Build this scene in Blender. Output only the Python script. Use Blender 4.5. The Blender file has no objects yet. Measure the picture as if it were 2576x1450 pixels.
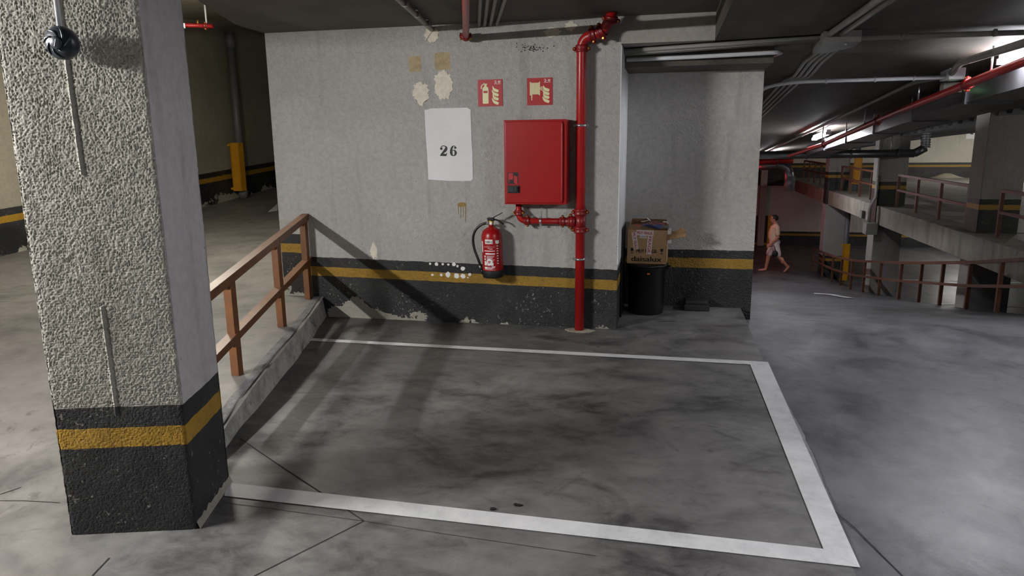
import bpy, bmesh, math, random
import numpy as np
from mathutils import Vector, Matrix, noise

random.seed(7)
scn = bpy.context.scene
COL = scn.collection
V = Vector

# ------------------------------------------------------------------ camera
F, CX, CY = 1785.0, 1288.0, 725.0          # focal length / centre, photo pixels (2576 x 1450)
NADIR = (1388.0, 9380.0)                   # vanishing point of the verticals
YAW = math.radians(-12.3)                  # x axis runs along the back wall
CAMZ = 1.5
dn = np.array([NADIR[0] - CX, NADIR[1] - CY, F]); dn /= np.linalg.norm(dn)
up = -dn
yy = np.array([0, 0, 1.0]); yy = yy - yy.dot(up) * up; yy /= np.linalg.norm(yy)
xx = np.cross(yy, up)
_c, _s = math.cos(YAW), math.sin(YAW)
RM = np.array([_c * xx + _s * yy, -_s * xx + _c * yy, up])
ORG = np.array([0, 0, CAMZ])
def ray(x, y): return RM @ np.array([x - CX, y - CY, F])
def onz(x, y, z=0.0):
    v = ray(x, y); return V(ORG + v * ((z - CAMZ) / v[2]))
def ony(x, y, Y):
    v = ray(x, y); return V(ORG + v * (Y / v[1]))
def onx(x, y, X):
    v = ray(x, y); return V(ORG + v * (X / v[0]))
def atd(x, y, d): return V(ORG + ray(x, y) * d / F)

cd = bpy.data.cameras.new('camera'); cam = bpy.data.objects.new('camera', cd); COL.objects.link(cam)
r_, u_, b_ = RM @ np.array([1, 0, 0]), RM @ np.array([0, -1, 0]), RM @ np.array([0, 0, -1])
cam.matrix_world = Matrix(((r_[0], u_[0], b_[0], 0), (r_[1], u_[1], b_[1], 0), (r_[2], u_[2], b_[2], CAMZ), (0, 0, 0, 1)))
cd.sensor_width = 36; cd.lens = F / 2576 * 36; cd.clip_start = 0.02; cd.clip_end = 200
scn.camera = cam

# ------------------------------------------------------------------ world, exposure
w = bpy.data.worlds.new('world'); scn.world = w; w.use_nodes = True
bg = w.node_tree.nodes['Background']; bg.inputs[0].default_value = (0.5, 0.5, 0.55, 1); bg.inputs[1].default_value = 0.02
scn.view_settings.view_transform = 'Standard'; scn.view_settings.look = 'None'
scn.view_settings.gamma = 1; scn.view_settings.use_curve_mapping = False
scn.view_settings.exposure = 1.97
# tube brightness of each fluorescent fixture (built further down)
E_LEFT, E_LEFT_REAR, E_RAMP, E_DECK, E_LOWER = 560.0, 115.0, 55.0, 170.0, 45.0

# ------------------------------------------------------------------ materials
def lin(c):
    return tuple(((v / 255) / 12.92 if v / 255 <= 0.04045 else ((v / 255 + 0.055) / 1.055) ** 2.4) for v in c) + (1,)
class NT:
    def __init__(s, name):
        s.m = bpy.data.materials.new(name); s.m.use_nodes = True
        s.t = s.m.node_tree; s.b = s.t.nodes['Principled BSDF']; s.n = s.t.nodes; s._o = None
    def link(s, a, b): s.t.links.new(a, b)
    def obj(s):
        if not s._o: s._o = s.n.new('ShaderNodeTexCoord')
        return s._o.outputs['Object']
    def noise(s, scale, detail=4, rough=0.55, dist=0.0, vec=None, stretch=None):
        n = s.n.new('ShaderNodeTexNoise'); n.inputs['Scale'].default_value = scale; n.inputs['Detail'].default_value = detail
        n.inputs['Roughness'].default_value = rough; n.inputs['Distortion'].default_value = dist
        v = vec or s.obj()
        if stretch:
            mp = s.n.new('ShaderNodeMapping'); mp.inputs['Scale'].default_value = stretch; s.link(v, mp.inputs[0]); v = mp.outputs[0]
        s.link(v, n.inputs['Vector']); return n.outputs['Fac']
    def vor(s, scale, feature='F1'):
        n = s.n.new('ShaderNodeTexVoronoi'); n.feature = feature; n.inputs['Scale'].default_value = scale
        s.link(s.obj(), n.inputs['Vector']); return n.outputs['Distance']
    def math(s, op, a, b=None, c=None):
        n = s.n.new('ShaderNodeMath'); n.operation = op
        for i, q in enumerate((a, b, c)):
            if q is None: continue
            if isinstance(q, (int, float)): n.inputs[i].default_value = q
            else: s.link(q, n.inputs[i])
        return n.outputs[0]
    def ramp(s, fac, stops):
        n = s.n.new('ShaderNodeValToRGB'); cr = n.color_ramp
        while len(cr.elements) < len(stops): cr.elements.new(0.5)
        for e, (p, c) in zip(cr.elements, stops):
            e.position = p; e.color = c if len(c) == 4 else tuple(c) + (1,)
        s.link(fac, n.inputs[0]); return n.outputs[0]
    def mix(s, f, a, b, mode='MIX'):
        n = s.n.new('ShaderNodeMix'); n.data_type = 'RGBA'; n.blend_type = mode
        for i, q in ((0, f), (6, a), (7, b)):
            if isinstance(q, (int, float)): n.inputs[i].default_value = q
            elif isinstance(q, tuple): n.inputs[i].default_value = q if len(q) == 4 else q + (1,)
            else: s.link(q, n.inputs[i])
        return n.outputs[2]
    def sep(s):
        n = s.n.new('ShaderNodeSeparateXYZ'); s.link(s.obj(), n.inputs[0]); return n.outputs
    def bump(s, h, strength, dist):
        n = s.n.new('ShaderNodeBump'); n.inputs['Strength'].default_value = strength; n.inputs['Distance'].default_value = dist
        s.link(h, n.inputs['Height']); s.link(n.outputs[0], s.b.inputs['Normal'])
    def col(s, c):
        if isinstance(c, tuple): s.b.inputs['Base Color'].default_value = c
        else: s.link(c, s.b.inputs['Base Color'])
    def rough(s, r):
        if isinstance(r, (int, float)): s.b.inputs['Roughness'].default_value = r
        else: s.link(r, s.b.inputs['Roughness'])

def grey(v): return (v, v, v, 1)
def plain(name, rgb, rough=0.5, metal=0.0, var=0.25, scale=8.0, spec=0.5, bump=0.0, bscale=60):
    t = NT(name); c = lin(rgb)
    f = t.noise(scale, 5, 0.6)
    dk = tuple(v * (1 - var) for v in c[:3]) + (1,); lt = tuple(min(1, v * (1 + var)) for v in c[:3]) + (1,)
    t.col(t.ramp(f, [(0.3, dk), (0.7, lt)])); t.rough(rough); t.b.inputs['Metallic'].default_value = metal
    t.b.inputs['Specular IOR Level'].default_value = spec
    if bump: t.bump(t.noise(bscale, 3), 0.5, bump)
    return t.m
def emit(name, rgb, strength):
    t = NT(name); t.col((0.8, 0.8, 0.8, 1)); t.b.inputs['Emission Color'].default_value = rgb; t.b.inputs['Emission Strength'].default_value = strength
    return t.m

BLACKP, YELLOWP = lin((27, 28, 29)), lin((156, 120, 32))
def wall_mat(name, base=(176, 173, 165), ax=0.0, ay=0.0, c0=0.0, step=None, stripes=True, bump=0.006, bscale=38.0, chips=0.5, peel=True, dirt=0.35, ytop=0.45, ybot=0.37, top=0.535, vermic=False):
    """painted render wall: pale field, black / yellow / black dado bands that follow the floor slope"""
    t = NT(name); s = t.sep()
    b = lin(base)
    big = t.noise(0.9, 6, 0.6, 0.4); fine = t.noise(26, 4, 0.6)
    fld = t.mix(t.math('MULTIPLY', big, 1.0), tuple(v * (1 - dirt) for v in b[:3]), tuple(min(1, v * (1 + dirt * 0.55)) for v in b[:3]))
    fld = t.mix(0.2, fld, t.ramp(fine, [(0.35, grey(0.25)), (0.62, grey(0.62))]), 'OVERLAY')
    run = t.noise(3.0, 4, 0.6, 0.0, stretch=(2.2, 2.2, 0.25))
    fld = t.mix(t.ramp(run, [(0.56, grey(0)), (0.72, grey(0.3))]), fld, lin((112, 106, 96)))
    spk = t.ramp(t.vor(9.0), [(0.0, grey(1)), (0.035, grey(1)), (0.05, grey(0))])
    fld = t.mix(t.math('MULTIPLY', spk, 0.6), fld, lin((80, 74, 66)))
    if stripes:
        z = t.math('ADD', s[2], t.math('ADD', t.math('MULTIPLY', s[0], ax), t.math('ADD', t.math('MULTIPLY', s[1], ay), c0)))
        if step: z = t.math('SUBTRACT', z, t.math('MULTIPLY', t.math('LESS_THAN', s[0], step[0]), step[1]))
        z = t.math('ADD', z, t.math('MULTIPLY', t.math('SUBTRACT', t.noise(14, 3), 0.5), 0.012))
        blk = t.mix(t.ramp(t.noise(2.4, 6, 0.65, 0.6), [(0.45, grey(0)), (0.8, grey(0.35))]), BLACKP, lin((84, 84, 83)))
        chip = t.ramp(t.math('ADD', t.noise(34, 5, 0.7), t.math('MULTIPLY', t.noise(4, 3), 0.45)), [(0.875, grey(0)), (0.90, grey(chips))])
        blk = t.mix(chip, blk, lin((150, 148, 142)))
        yel = t.mix(t.ramp(t.noise(40, 4, 0.7), [(0.36, grey(0.65)), (0.47, grey(0))]), YELLOWP, lin((110, 82, 30)))
        yel = t.mix(t.ramp(t.noise(5, 4, 0.7), [(0.35, grey(0.4)), (0.6, grey(0))]), yel, lin((132, 104, 36)))
        c = t.mix(t.math('LESS_THAN', z, top), fld, blk)
        c = t.mix(t.math('MULTIPLY', t.math('LESS_THAN', z, ytop), t.math('GREATER_THAN', z, ybot)), c, yel)
        if peel:
            pz = t.math('SUBTRACT', z, t.math('MULTIPLY', t.math('SUBTRACT', t.math('ADD', t.noise(2.6, 3), t.math('MULTIPLY', t.noise(13, 5, 0.7), 0.45)), 0.71), 0.65))
            c = t.mix(t.math('LESS_THAN', pz, 0.025), c, t.mix(t.noise(9, 4), lin((128, 124, 112)), lin((176, 172, 160))))
    else: c = fld
    t.col(c); t.rough(0.75 if not stripes else t.math('SUBTRACT', 0.82, t.math('MULTIPLY', t.math('LESS_THAN', z, top), 0.26)))
    h = t.math('ADD', t.noise(bscale, 4, 0.6, 0.6), t.math('MULTIPLY', t.noise(bscale * 2.6, 3, 0.6), 0.4))
    if vermic:
        h = t.math('ADD', t.math('MULTIPLY', t.math('ABSOLUTE', t.math('SUBTRACT', t.noise(bscale, 2, 0.5, 0.8), 0.5)), 2.5), t.math('MULTIPLY', t.noise(bscale * 2.2, 3), 0.5))
    t.bump(h, 0.8, bump)
    return t.m

def concrete(name, dark, light, rough=0.6, scale=0.8, bump=0.002, dist=1.2, spec=0.4, tint=None, spots=0.6, stretch=None, rvar=0.12):
    t = NT(name); a, b = lin(dark), lin(light)
    n1 = t.noise(scale, 7, 0.62, dist, stretch=stretch); n2 = t.noise(scale * 4.5, 9, 0.72, 0.5, stretch=stretch)
    f = t.math('ADD', t.math('MULTIPLY', n1, 0.58), t.math('MULTIPLY', n2, 0.42))
    c = t.ramp(f, [(0.38, a), (0.50, tuple((p * .45 + q * .55) for p, q in zip(a, b))), (0.63, b)])
    if tint: c = t.mix(t.ramp(t.noise(0.55, 3), [(0.45, grey(0)), (0.7, grey(0.5))]), c, lin(tint))
    c = t.mix(t.ramp(t.math('ADD', t.noise(3.2, 5, 0.7, 2.0), t.math('MULTIPLY', t.noise(0.7, 2), 0.5)), [(0.86, grey(0)), (0.97, grey(spots))]), c, tuple(v * 0.45 for v in a[:3]))
    c = t.mix(t.ramp(t.noise(70, 3, 0.7), [(0.66, grey(0)), (0.74, grey(0.35))]), c, b)
    t.col(c); t.rough(t.math('ADD', rough - rvar, t.math('MULTIPLY', t.noise(2.5, 5, 0.6, 1.0), 2 * rvar))); t.b.inputs['Specular IOR Level'].default_value = spec
    t.bump(t.math('ADD', t.noise(scale * 12, 5, 0.65), t.math('MULTIPLY', t.noise(90, 3), 0.3)), 0.5, bump)
    return t.m

M = {}
M['wall_back'] = wall_mat('painted_render_back', (182, 181, 177), ax=0.0176, c0=0.0528, step=(-3.035, 0.195), bump=0.014, bscale=46, chips=0.6)
M['wall_niche'] = wall_mat('painted_render_niche', (190, 188, 182), bump=0.009, bscale=32, vermic=True, dirt=0.2, top=0.525, ytop=0.45, ybot=0.36, chips=0.3, peel=False)
M['wall_left'] = wall_mat('painted_render_left', (156, 150, 134), ay=-0.062, c0=0.165, bump=0.004, bscale=22, dirt=0.45)
M['wall_far'] = wall_mat('painted_render_far', (196, 192, 180), c0=-0.03, bump=0.004, bscale=20, dirt=0.3, peel=False)
M['wall_far_low'] = wall_mat('painted_render_far_low', (196, 192, 184), c0=2.62, bump=0.004, bscale=20, dirt=0.35, peel=False)
M['wall_plain'] = wall_mat('plain_render', (170, 166, 158), stripes=False, bump=0.004, bscale=24)
M['col_rough'] = wall_mat('column_stucco', (160, 157, 148), top=0.525, ytop=0.442, ybot=0.362, bump=0.0015, bscale=120, dirt=0.3, peel=False, chips=0.6)
M['col_smooth'] = wall_mat('column_plaster', (176, 174, 174), top=0.525, ytop=0.442, ybot=0.362, bump=0.003, bscale=70, dirt=0.2, chips=0.6, peel=False)
M['pillar_up'] = wall_mat('pillar_upper', (150, 147, 142), bump=0.003, bscale=30, dirt=0.3, chips=0.3, peel=False)
M['pillar_low'] = wall_mat('pillar_lower', (150, 147, 142), c0=2.62, bump=0.003, bscale=30, dirt=0.3, chips=0.3, peel=False, stripes=False)
M['pillar_low_striped'] = wall_mat('pillar_lower_striped', (156, 150, 148), c0=2.45, bump=0.003, bscale=30, dirt=0.3, chips=0.3, peel=False)
M['floor_bay'] = concrete('bay_concrete', (52, 51, 52), (122, 121, 119), 0.5, 1.5, spots=0.6, tint=(88, 80, 84), dist=1.0, stretch=(1, 1.5, 1))
M['floor_left'] = concrete('left_ramp_concrete', (78, 76, 74), (126, 123, 119), 0.55, 1.3, tint=(120, 108, 108))
M['floor_right'] = concrete('right_ramp_concrete', (46, 46, 49), (102, 101, 105), 0.46, 1.3, spots=0.6, rvar=0.12, stretch=(1, 0.8, 1), dist=1.0)
M['floor_deck'] = concrete('deck_concrete', (118, 116, 112), (160, 157, 150), 0.4, 0.7)
M['ceil'] = concrete('ceiling_concrete', (70, 65, 58), (100, 93, 84), 0.7, 0.6, dist=2.0, spots=0.2, stretch=(1, 0.35, 1))
M['ceil_l'] = concrete('ceiling_left_concrete', (130, 124, 110), (166, 158, 142), 0.7, 0.8, spots=0.2)
M['curb'] = concrete('curb_concrete', (120, 119, 112), (184, 184, 178), 0.7, 3.0, spots=1.0, bump=0.006)
M['tyre'] = concrete('tyre_scuff', (40, 40, 46), (110, 110, 112), 0.6, 6.0, spots=0.8)
M['beam'] = concrete('beam_concrete', (112, 106, 98), (152, 146, 136), 0.75, 1.4, spots=0.6, bump=0.004, stretch=(1, 1, 0.4))
M['line'] = concrete('line_paint', (178, 180, 182), (214, 215, 216), 0.55, 2.0, spots=0.12)
M['joint'] = plain('saw_cut', (30, 28, 28), 0.9)
M['white_paint'] = plain('white_emulsion', (222, 224, 226), 0.7, 0, 0.06, 3, bump=0.006, bscale=60)
M['ink'] = plain('black_stencil_paint', (22, 22, 24), 0.6, 0, 0.2, 20)
M['red'] = plain('red_enamel', (154, 10, 15), 0.32, 0, 0.08, 3)
M['red_pipe'] = plain('red_pipe_enamel', (160, 22, 22), 0.34, 0, 0.12, 5)
M['red_dark'] = plain('dark_red_casting', (124, 18, 22), 0.4, 0, 0.18, 20)
M['sign_red'] = plain('sign_red', (172, 18, 28), 0.45, 0, 0.04)
M['sign_glow'] = plain('sign_photoluminescent', (228, 228, 178), 0.5, 0, 0.03)
M['white'] = plain('white_print', (232, 232, 232), 0.5, 0, 0.03)
M['steel'] = plain('zinc_steel', (190, 192, 196), 0.3, 0.9, 0.15, 20)
M['brass'] = plain('brass', (190, 150, 70), 0.3, 0.9, 0.15, 20)
M['galv'] = plain('galvanised_duct', (112, 113, 117), 0.34, 0.8, 0.2, 6)
M['conduit'] = plain('grey_conduit', (138, 137, 132), 0.5, 0, 0.12, 10)
M['conduit_dark'] = plain('grey_box_plastic', (112, 110, 104), 0.55, 0, 0.12, 10)
M['pvc'] = plain('grey_drain_pvc', (104, 106, 110), 0.4, 0, 0.1, 6)
M['tube_white'] = plain('white_tube', (206, 208, 212), 0.35, 0, 0.05)
M['black'] = plain('black_plastic', (14, 14, 16), 0.35, 0, 0.2, 10)
M['black_m'] = plain('black_matte_plastic', (20, 20, 22), 0.6, 0, 0.3, 14)
M['blue_black'] = plain('blue_black_plastic', (38, 44, 54), 0.35, 0, 0.1, 10)
M['rail'] = plain('rust_brown_paint', (106, 66, 34), 0.45, 0, 0.2, 14)
M['rail_dark'] = plain('dark_rust_brown_paint', (92, 58, 42), 0.5, 0, 0.25, 10)
M['yellow'] = plain('yellow_guard', (206, 146, 24), 0.45, 0, 0.12, 6)
M['card'] = plain('cardboard', (176, 142, 102), 0.8, 0, 0.1, 10)
M['card_in'] = plain('cardboard_inside', (150, 118, 84), 0.85, 0, 0.1, 10)
M['tape'] = plain('white_tape', (228, 214, 210), 0.4, 0, 0.05)
M['tape_red'] = plain('red_tape_print', (186, 44, 52), 0.4, 0, 0.05)
M['plaster'] = plain('bare_plaster', (220, 214, 198), 0.9, 0, 0.12, 30, bump=0.004)
M['tan'] = plain('tan_mortar', (172, 156, 124), 0.95, 0, 0.2, 30, bump=0.006)
M['ochre'] = plain('ochre_drip', (140, 116, 62), 0.7, 0, 0.15, 30)
M['soot'] = plain('black_mould', (60, 60, 56), 0.9, 0, 0.3, 40)
M['skin'] = plain('skin', (196, 128, 104), 0.55, 0, 0.06)
M['shirt'] = plain('peach_shirt', (226, 194, 166), 0.85, 0, 0.08)
M['shorts'] = plain('pale_shorts', (226, 206, 204), 0.85, 0, 0.06)
M['hair'] = plain('dark_hair', (22, 16, 14), 0.6, 0, 0.3, 60)
M['orange'] = plain('orange_sticker', (230, 120, 60), 0.5, 0, 0.05)
M['blue'] = plain('blue_film_print', (60, 84, 150), 0.4, 0, 0.1)
M['sand'] = plain('spilled_sand', (168, 160, 142), 0.95, 0, 0.2, 30)
M['wood_dark'] = plain('dark_frame', (50, 30, 28), 0.6, 0, 0.2)
t = NT('clear_film'); t.col((0.85, 0.9, 0.98, 1)); t.rough(0.08); t.b.inputs['Transmission Weight'].default_value = 0.9; t.b.inputs['IOR'].default_value = 1.2; t.bump(t.noise(30, 4), 0.6, 0.01); M['film'] = t.m
M['glow_left'] = emit('tube_light_left', (1.0, 0.98, 0.95, 1), E_LEFT)
M['glow_left_rear'] = emit('tube_light_left_rear', (1.0, 0.95, 0.82, 1), E_LEFT_REAR)
M['glow_ramp'] = emit('tube_light_ramp', (0.93, 0.94, 1.0, 1), E_RAMP)
M['glow_rear'] = emit('tube_light_rear', (0.93, 0.93, 1.0, 1), 74.0)
M['glow_deck'] = emit('tube_light_deck', (1.0, 0.97, 0.9, 1), E_DECK)
M['glow_lower'] = emit('tube_light_lower', (1.0, 0.97, 0.92, 1), E_LOWER)
M['glow_green'] = emit('green_indicator', (0.2, 1.0, 0.25, 1), 0.5)
M['glow_red'] = emit('red_beacon', (1.0, 0.05, 0.06, 1), 50.0)

# ------------------------------------------------------------------ mesh builder
class MB:
    def __init__(s): s.v = []; s.f = []; s.sm = []
    def add(s, vs, fs, smooth=False):
        o = len(s.v); s.v += [tuple(p) for p in vs]; s.f += [tuple(i + o for i in f) for f in fs]; s.sm += [smooth] * len(fs); return s
    def box(s, a, b, bev=0.0):
        x0, y0, z0 = a; x1, y1, z1 = b
        x0, x1 = min(x0, x1), max(x0, x1); y0, y1 = min(y0, y1), max(y0, y1); z0, z1 = min(z0, z1), max(z0, z1)
        if bev <= 0:
            return s.add([(x0, y0, z0), (x1, y0, z0), (x1, y1, z0), (x0, y1, z0), (x0, y0, z1), (x1, y0, z1), (x1, y1, z1), (x0, y1, z1)],
                         [(3, 2, 1, 0), (4, 5, 6, 7), (0, 1, 5, 4), (1, 2, 6, 5), (2, 3, 7, 6), (3, 0, 4, 7)])
        bm = bmesh.new(); bmesh.ops.create_cube(bm, size=1)
        for q in bm.verts: q.co = V(((x0 + x1) / 2 + q.co.x * (x1 - x0), (y0 + y1) / 2 + q.co.y * (y1 - y0), (z0 + z1) / 2 + q.co.z * (z1 - z0)))
        bmesh.ops.bevel(bm, geom=bm.edges[:], offset=bev, segments=2, affect='EDGES', profile=0.6)
        bm.verts.index_update(); s.add([q.co[:] for q in bm.verts], [[q.index for q in f.verts] for f in bm.faces]); bm.free(); return s
    def tube(s, path, r, n=10, cap=True, smooth=True):
        path = [V(p) for p in path]; k = len(path); rs = r if isinstance(r, (list, tuple)) else [r] * k
        vs = []; fs = []; ref = None
        for i, p in enumerate(path):
            d = (path[min(i + 1, k - 1)] - path[max(i - 1, 0)]).normalized()
            if ref is None: ref = d.orthogonal().normalized()
            ref = (ref - d * ref.dot(d)).normalized(); bn = d.cross(ref)
            for j in range(n):
                a = 2 * math.pi * j / n; vs.append(p + (ref * math.cos(a) + bn * math.sin(a)) * rs[i])
        for i in range(k - 1):
            for j in range(n): fs.append((i * n + j, i * n + (j + 1) % n, (i + 1) * n + (j + 1) % n, (i + 1) * n + j))
        s.add(vs, fs, smooth)
        if cap:
            s.add(vs[:n], [tuple(reversed(range(n)))]); s.add(vs[-n:], [tuple(range(n))])
        return s
    def bar(s, a, b, w, h, upv=(0, 0, 1)):
        a, b = V(a), V(b); d = (b - a).normalized(); sd = d.cross(V(upv)).normalized(); u = sd.cross(d)
        vs = [p + sd * (i * w / 2) + u * (j * h / 2) for p in (a, b) for i, j in ((-1, -1), (1, -1), (1, 1), (-1, 1))]
        return s.add(vs, [(0, 1, 2, 3), (7, 6, 5, 4), (0, 4, 5, 1), (1, 5, 6, 2), (2, 6, 7, 3), (3, 7, 4, 0)])
    def lathe(s, prof, c=(0, 0, 0), n=24, axis=None, smooth=True):
        c = V(c); ax = V(axis).normalized() if axis is not None else V((0, 0, 1)); u = ax.orthogonal().normalized() if axis is not None else V((1, 0, 0)); v = ax.cross(u)
        vs = []; fs = []; k = len(prof)
        for (r, h) in prof:
            for j in range(n):
                a = 2 * math.pi * j / n; vs.append(c + ax * h + (u * math.cos(a) + v * math.sin(a)) * r)
        for i in range(k - 1):
            for j in range(n): fs.append((i * n + j, i * n + (j + 1) % n, (i + 1) * n + (j + 1) % n, (i + 1) * n + j))
        s.add(vs, fs, smooth); s.add(vs[:n], [tuple(reversed(range(n)))]); s.add(vs[-n:], [tuple(range(n))]); return s
    def prism(s, poly, z0, z1, fr=None):
        """polygon in (u, v) extruded along w; fr maps (u, v, w) to a point"""
        fr = fr or (lambda u, v, w: (u, v, w)); n = len(poly)
        vs = [fr(p[0], p[1], z0) for p in poly] + [fr(p[0], p[1], z1) for p in poly]
        return s.add(vs, [tuple(reversed(range(n))), tuple(range(n, 2 * n))] + [(i, (i + 1) % n, n + (i + 1) % n, n + i) for i in range(n)])
    def flat(s, poly, fr, w=0.0): return s.add([fr(p[0], p[1], w) for p in poly], [tuple(range(len(poly)))])
    def grid(s, fn, us, vs_, smooth=True):
        nu, nv = len(us), len(vs_)
        return s.add([fn(u, v) for u in us for v in vs_], [(i * nv + j, (i + 1) * nv + j, (i + 1) * nv + j + 1, i * nv + j + 1) for i in range(nu - 1) for j in range(nv - 1)], smooth)
    def build(s, name, mat, parent=None, label=None, cat=None, group=None, kind=None, fix=True):
        me = bpy.data.meshes.new(name); me.from_pydata(s.v, [], s.f)
        for p, q in zip(me.polygons, s.sm): p.use_smooth = q
        me.materials.append(M[mat] if isinstance(mat, str) else mat)
        if fix:
            bm = bmesh.new(); bm.from_mesh(me); bmesh.ops.remove_doubles(bm, verts=bm.verts, dist=1e-5); bmesh.ops.recalc_face_normals(bm, faces=bm.faces); bm.to_mesh(me); bm.free()
        me.update(); o = bpy.data.objects.new(name, me); COL.objects.link(o)
        if parent: o.parent = parent
        return tag(o, label, cat, group, kind)
def tag(o, label=None, cat=None, group=None, kind=None):
    for k, v in (('label', label), ('category', cat), ('group', group), ('kind', kind)):
        if v: o[k] = v
    return o
def thing(name, label, cat, group=None):
    o = bpy.data.objects.new(name, None); COL.objects.link(o); o.empty_display_size = 0.05; return tag(o, label, cat, group)
def lerp(xs, fs):
    return lambda q: float(np.interp(q, xs, fs))
def arc(c, r, a0, a1, n, u, v):
    c, u, v = V(c), V(u), V(v); return [c + (u * math.cos(a0 + (a1 - a0) * i / n) + v * math.sin(a0 + (a1 - a0) * i / n)) * r for i in range(n + 1)]
def bend(pts, r, n=5):
    """polyline with rounded corners"""
    pts = [V(p) for p in pts]; out = [pts[0]]
    for i in range(1, len(pts) - 1):
        p = pts[i]; a = (pts[i - 1] - p); b = (pts[i + 1] - p); q = min(r, a.length * 0.49, b.length * 0.49); A = p + a.normalized() * q; B = p + b.normalized() * q
        for k in range(n + 1):
            t_ = k / n; out.append(A * (1 - t_) ** 2 + p * 2 * t_ * (1 - t_) + B * t_ ** 2)
    return out + [pts[-1]]
def stroke(path, ws):
    """2-D polygon of a stroke with varying width"""
    P = [V((p[0], p[1])) for p in path]; L = []; R = []
    for i, p in enumerate(P):
        d = (P[min(i + 1, len(P) - 1)] - P[max(i - 1, 0)]).normalized(); nn = V((-d.y, d.x)); wv = ws[i] / 2
        L.append(p + nn * wv); R.append(p - nn * wv)
    return [tuple(q) for q in L + R[::-1]]
def smoothpath(pts, n=4):
    P = [V(p) for p in pts]; out = []
    for i in range(len(P) - 1):
        a, b, c, d = P[max(i - 1, 0)], P[i], P[i + 1], P[min(i + 2, len(P) - 1)]
        for k in range(n):
            t_ = k / n; out.append(0.5 * ((2 * b) + (c - a) * t_ + (2 * a - 5 * b + 4 * c - d) * t_ ** 2 + (-a + 3 * b - 3 * c + d) * t_ ** 3))
    return out + [P[-1]]
_txt = {}
def text2d(s):
    """outline of a word as flat polygons, height-1 capitals, left-bottom origin"""
    if s in _txt: return _txt[s]
    cu = bpy.data.curves.new('t', 'FONT'); cu.body = s; cu.size = 1.4; o = bpy.data.objects.new('t', cu); COL.objects.link(o)
    dg = bpy.context.evaluated_depsgraph_get(); me = o.evaluated_get(dg).to_mesh()
    vs = [(v.co.x, v.co.y) for v in me.vertices]; fs = [tuple(p.vertices) for p in me.polygons]
    bpy.data.objects.remove(o); x0 = min(v[0] for v in vs); x1 = max(v[0] for v in vs)
    _txt[s] = ([(a - x0, b) for a, b in vs], fs, x1 - x0); return _txt[s]
def put_text(mb, s, u, v, h, fr, width=None, bold=0.0):
    vs, fs, wd = text2d(s); k = h; kx = (width / wd) if width else h
    for du in ((-bold, bold) if bold else (0,)):
        mb.add([fr(u + p[0] * kx + du, v + p[1] * k, 0) for p in vs], fs)
    return mb
def circle(cx, cy, r, n=16, ry=None): return [(cx + r * math.cos(2 * math.pi * i / n), cy + (ry or r) * math.sin(2 * math.pi * i / n)) for i in range(n)]
def rect(a, b, c, d): return [(a, b), (c, b), (c, d), (a, d)]

# ------------------------------------------------------------------ levels of the place
YW, YN, XN, XP = 5.62, 6.55, -0.365, 0.775        # back wall, niche back wall, niche side, ramp-side face
curb_x = lerp([2.2, 2.63, 3.05, 3.54, 4.14, 4.74, 5.62], [-1.96, -2.05, -2.174, -2.305, -2.468, -2.64, -2.923])
zl_prof = lerp([-6, 2.4, 2.7, 3.05, 3.5, 4.2, 5.62, 6.75, 10.86, 12.7, 16, 20], [0, 0, 0.035, 0.09, 0.135, 0.16, 0.18, 0.25, 0.5, 0.65, 0.9, 1.2])
zr_prof = lerp([-6, 2.5, 4, 5, 6.55, 8, 10, 11.5, 14.5, 18, 20.2, 23, 25, 40], [0, 0, -0.012, -0.035, -0.105, -0.33, -0.74, -1.03, -1.54, -2.08, -2.32, -2.52, -2.62, -2.62])
def ceil_r(x, y): return 2.21 - 0.08 * max(0.0, y - 6.8) * min(1.0, max(0.0, 1 - (x - 2.55) * 0.0967))
ZLOW = -2.62; YF = 29.5
def on_ceil(x, y, drop=0.0):
    d = 3.0
    for i in range(400):
        p = atd(x, y, d)
        if p.z >= ceil_r(p.x, p.y) - drop: return p
        d += 0.08
    return p

# floor of the bay and the ground in front of it
mb = MB()
ys = [-5, 0, 1.5, 2.2, 2.63, 3.05, 3.54, 4.14, 4.74, 5.62]
mb.grid(lambda u, y: (curb_x(y) + (0.69 - curb_x(y)) * u if y > 2.1 else (-1.96 + 2.65 * u), y, 0.0), [0, 0.25, 0.5, 0.75, 1], ys, False)
mb.grid(lambda u, y: (XN + (0.69 - XN) * u, y, 0.0), [0, 0.5, 1], [5.62, 6.1, 6.56], False)
mb.grid(lambda y, z: (0.69 + (0 if z == 0 else 0.012), y, z), [2.2, 3.2, 4.2, 5.2, 6.56], [0, -0.4], False)
floor = mb.build('floor', 'floor_bay', kind='structure')
def on_floor_line(name, mat, poly, z=0.004, label=None, par=None):
    m = MB(); m.add([(p[0], p[1], p[2] if len(p) > 2 else z) for p in poly], [tuple(range(len(poly)))]); return m.build(name, mat, par or floor, label)
on_floor_line('painted_line', 'line', [(-2.70, 4.93), (-2.69, 4.86), (0.59, 4.835), (0.715, 4.915)], label='white bay line parallel to the back wall')
on_floor_line('painted_line', 'line', [(0.715, 4.915), (0.59, 4.835), (0.612, 2.575), (0.715, 2.475)], 0.0045, label='white bay line beside the ramp')
on_floor_line('painted_line', 'line', [(0.715, 2.475), (0.612, 2.575), (-1.90, 2.625), (-1.84, 2.51)], 0.004, label='white bay line starting at the stucco column')
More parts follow.
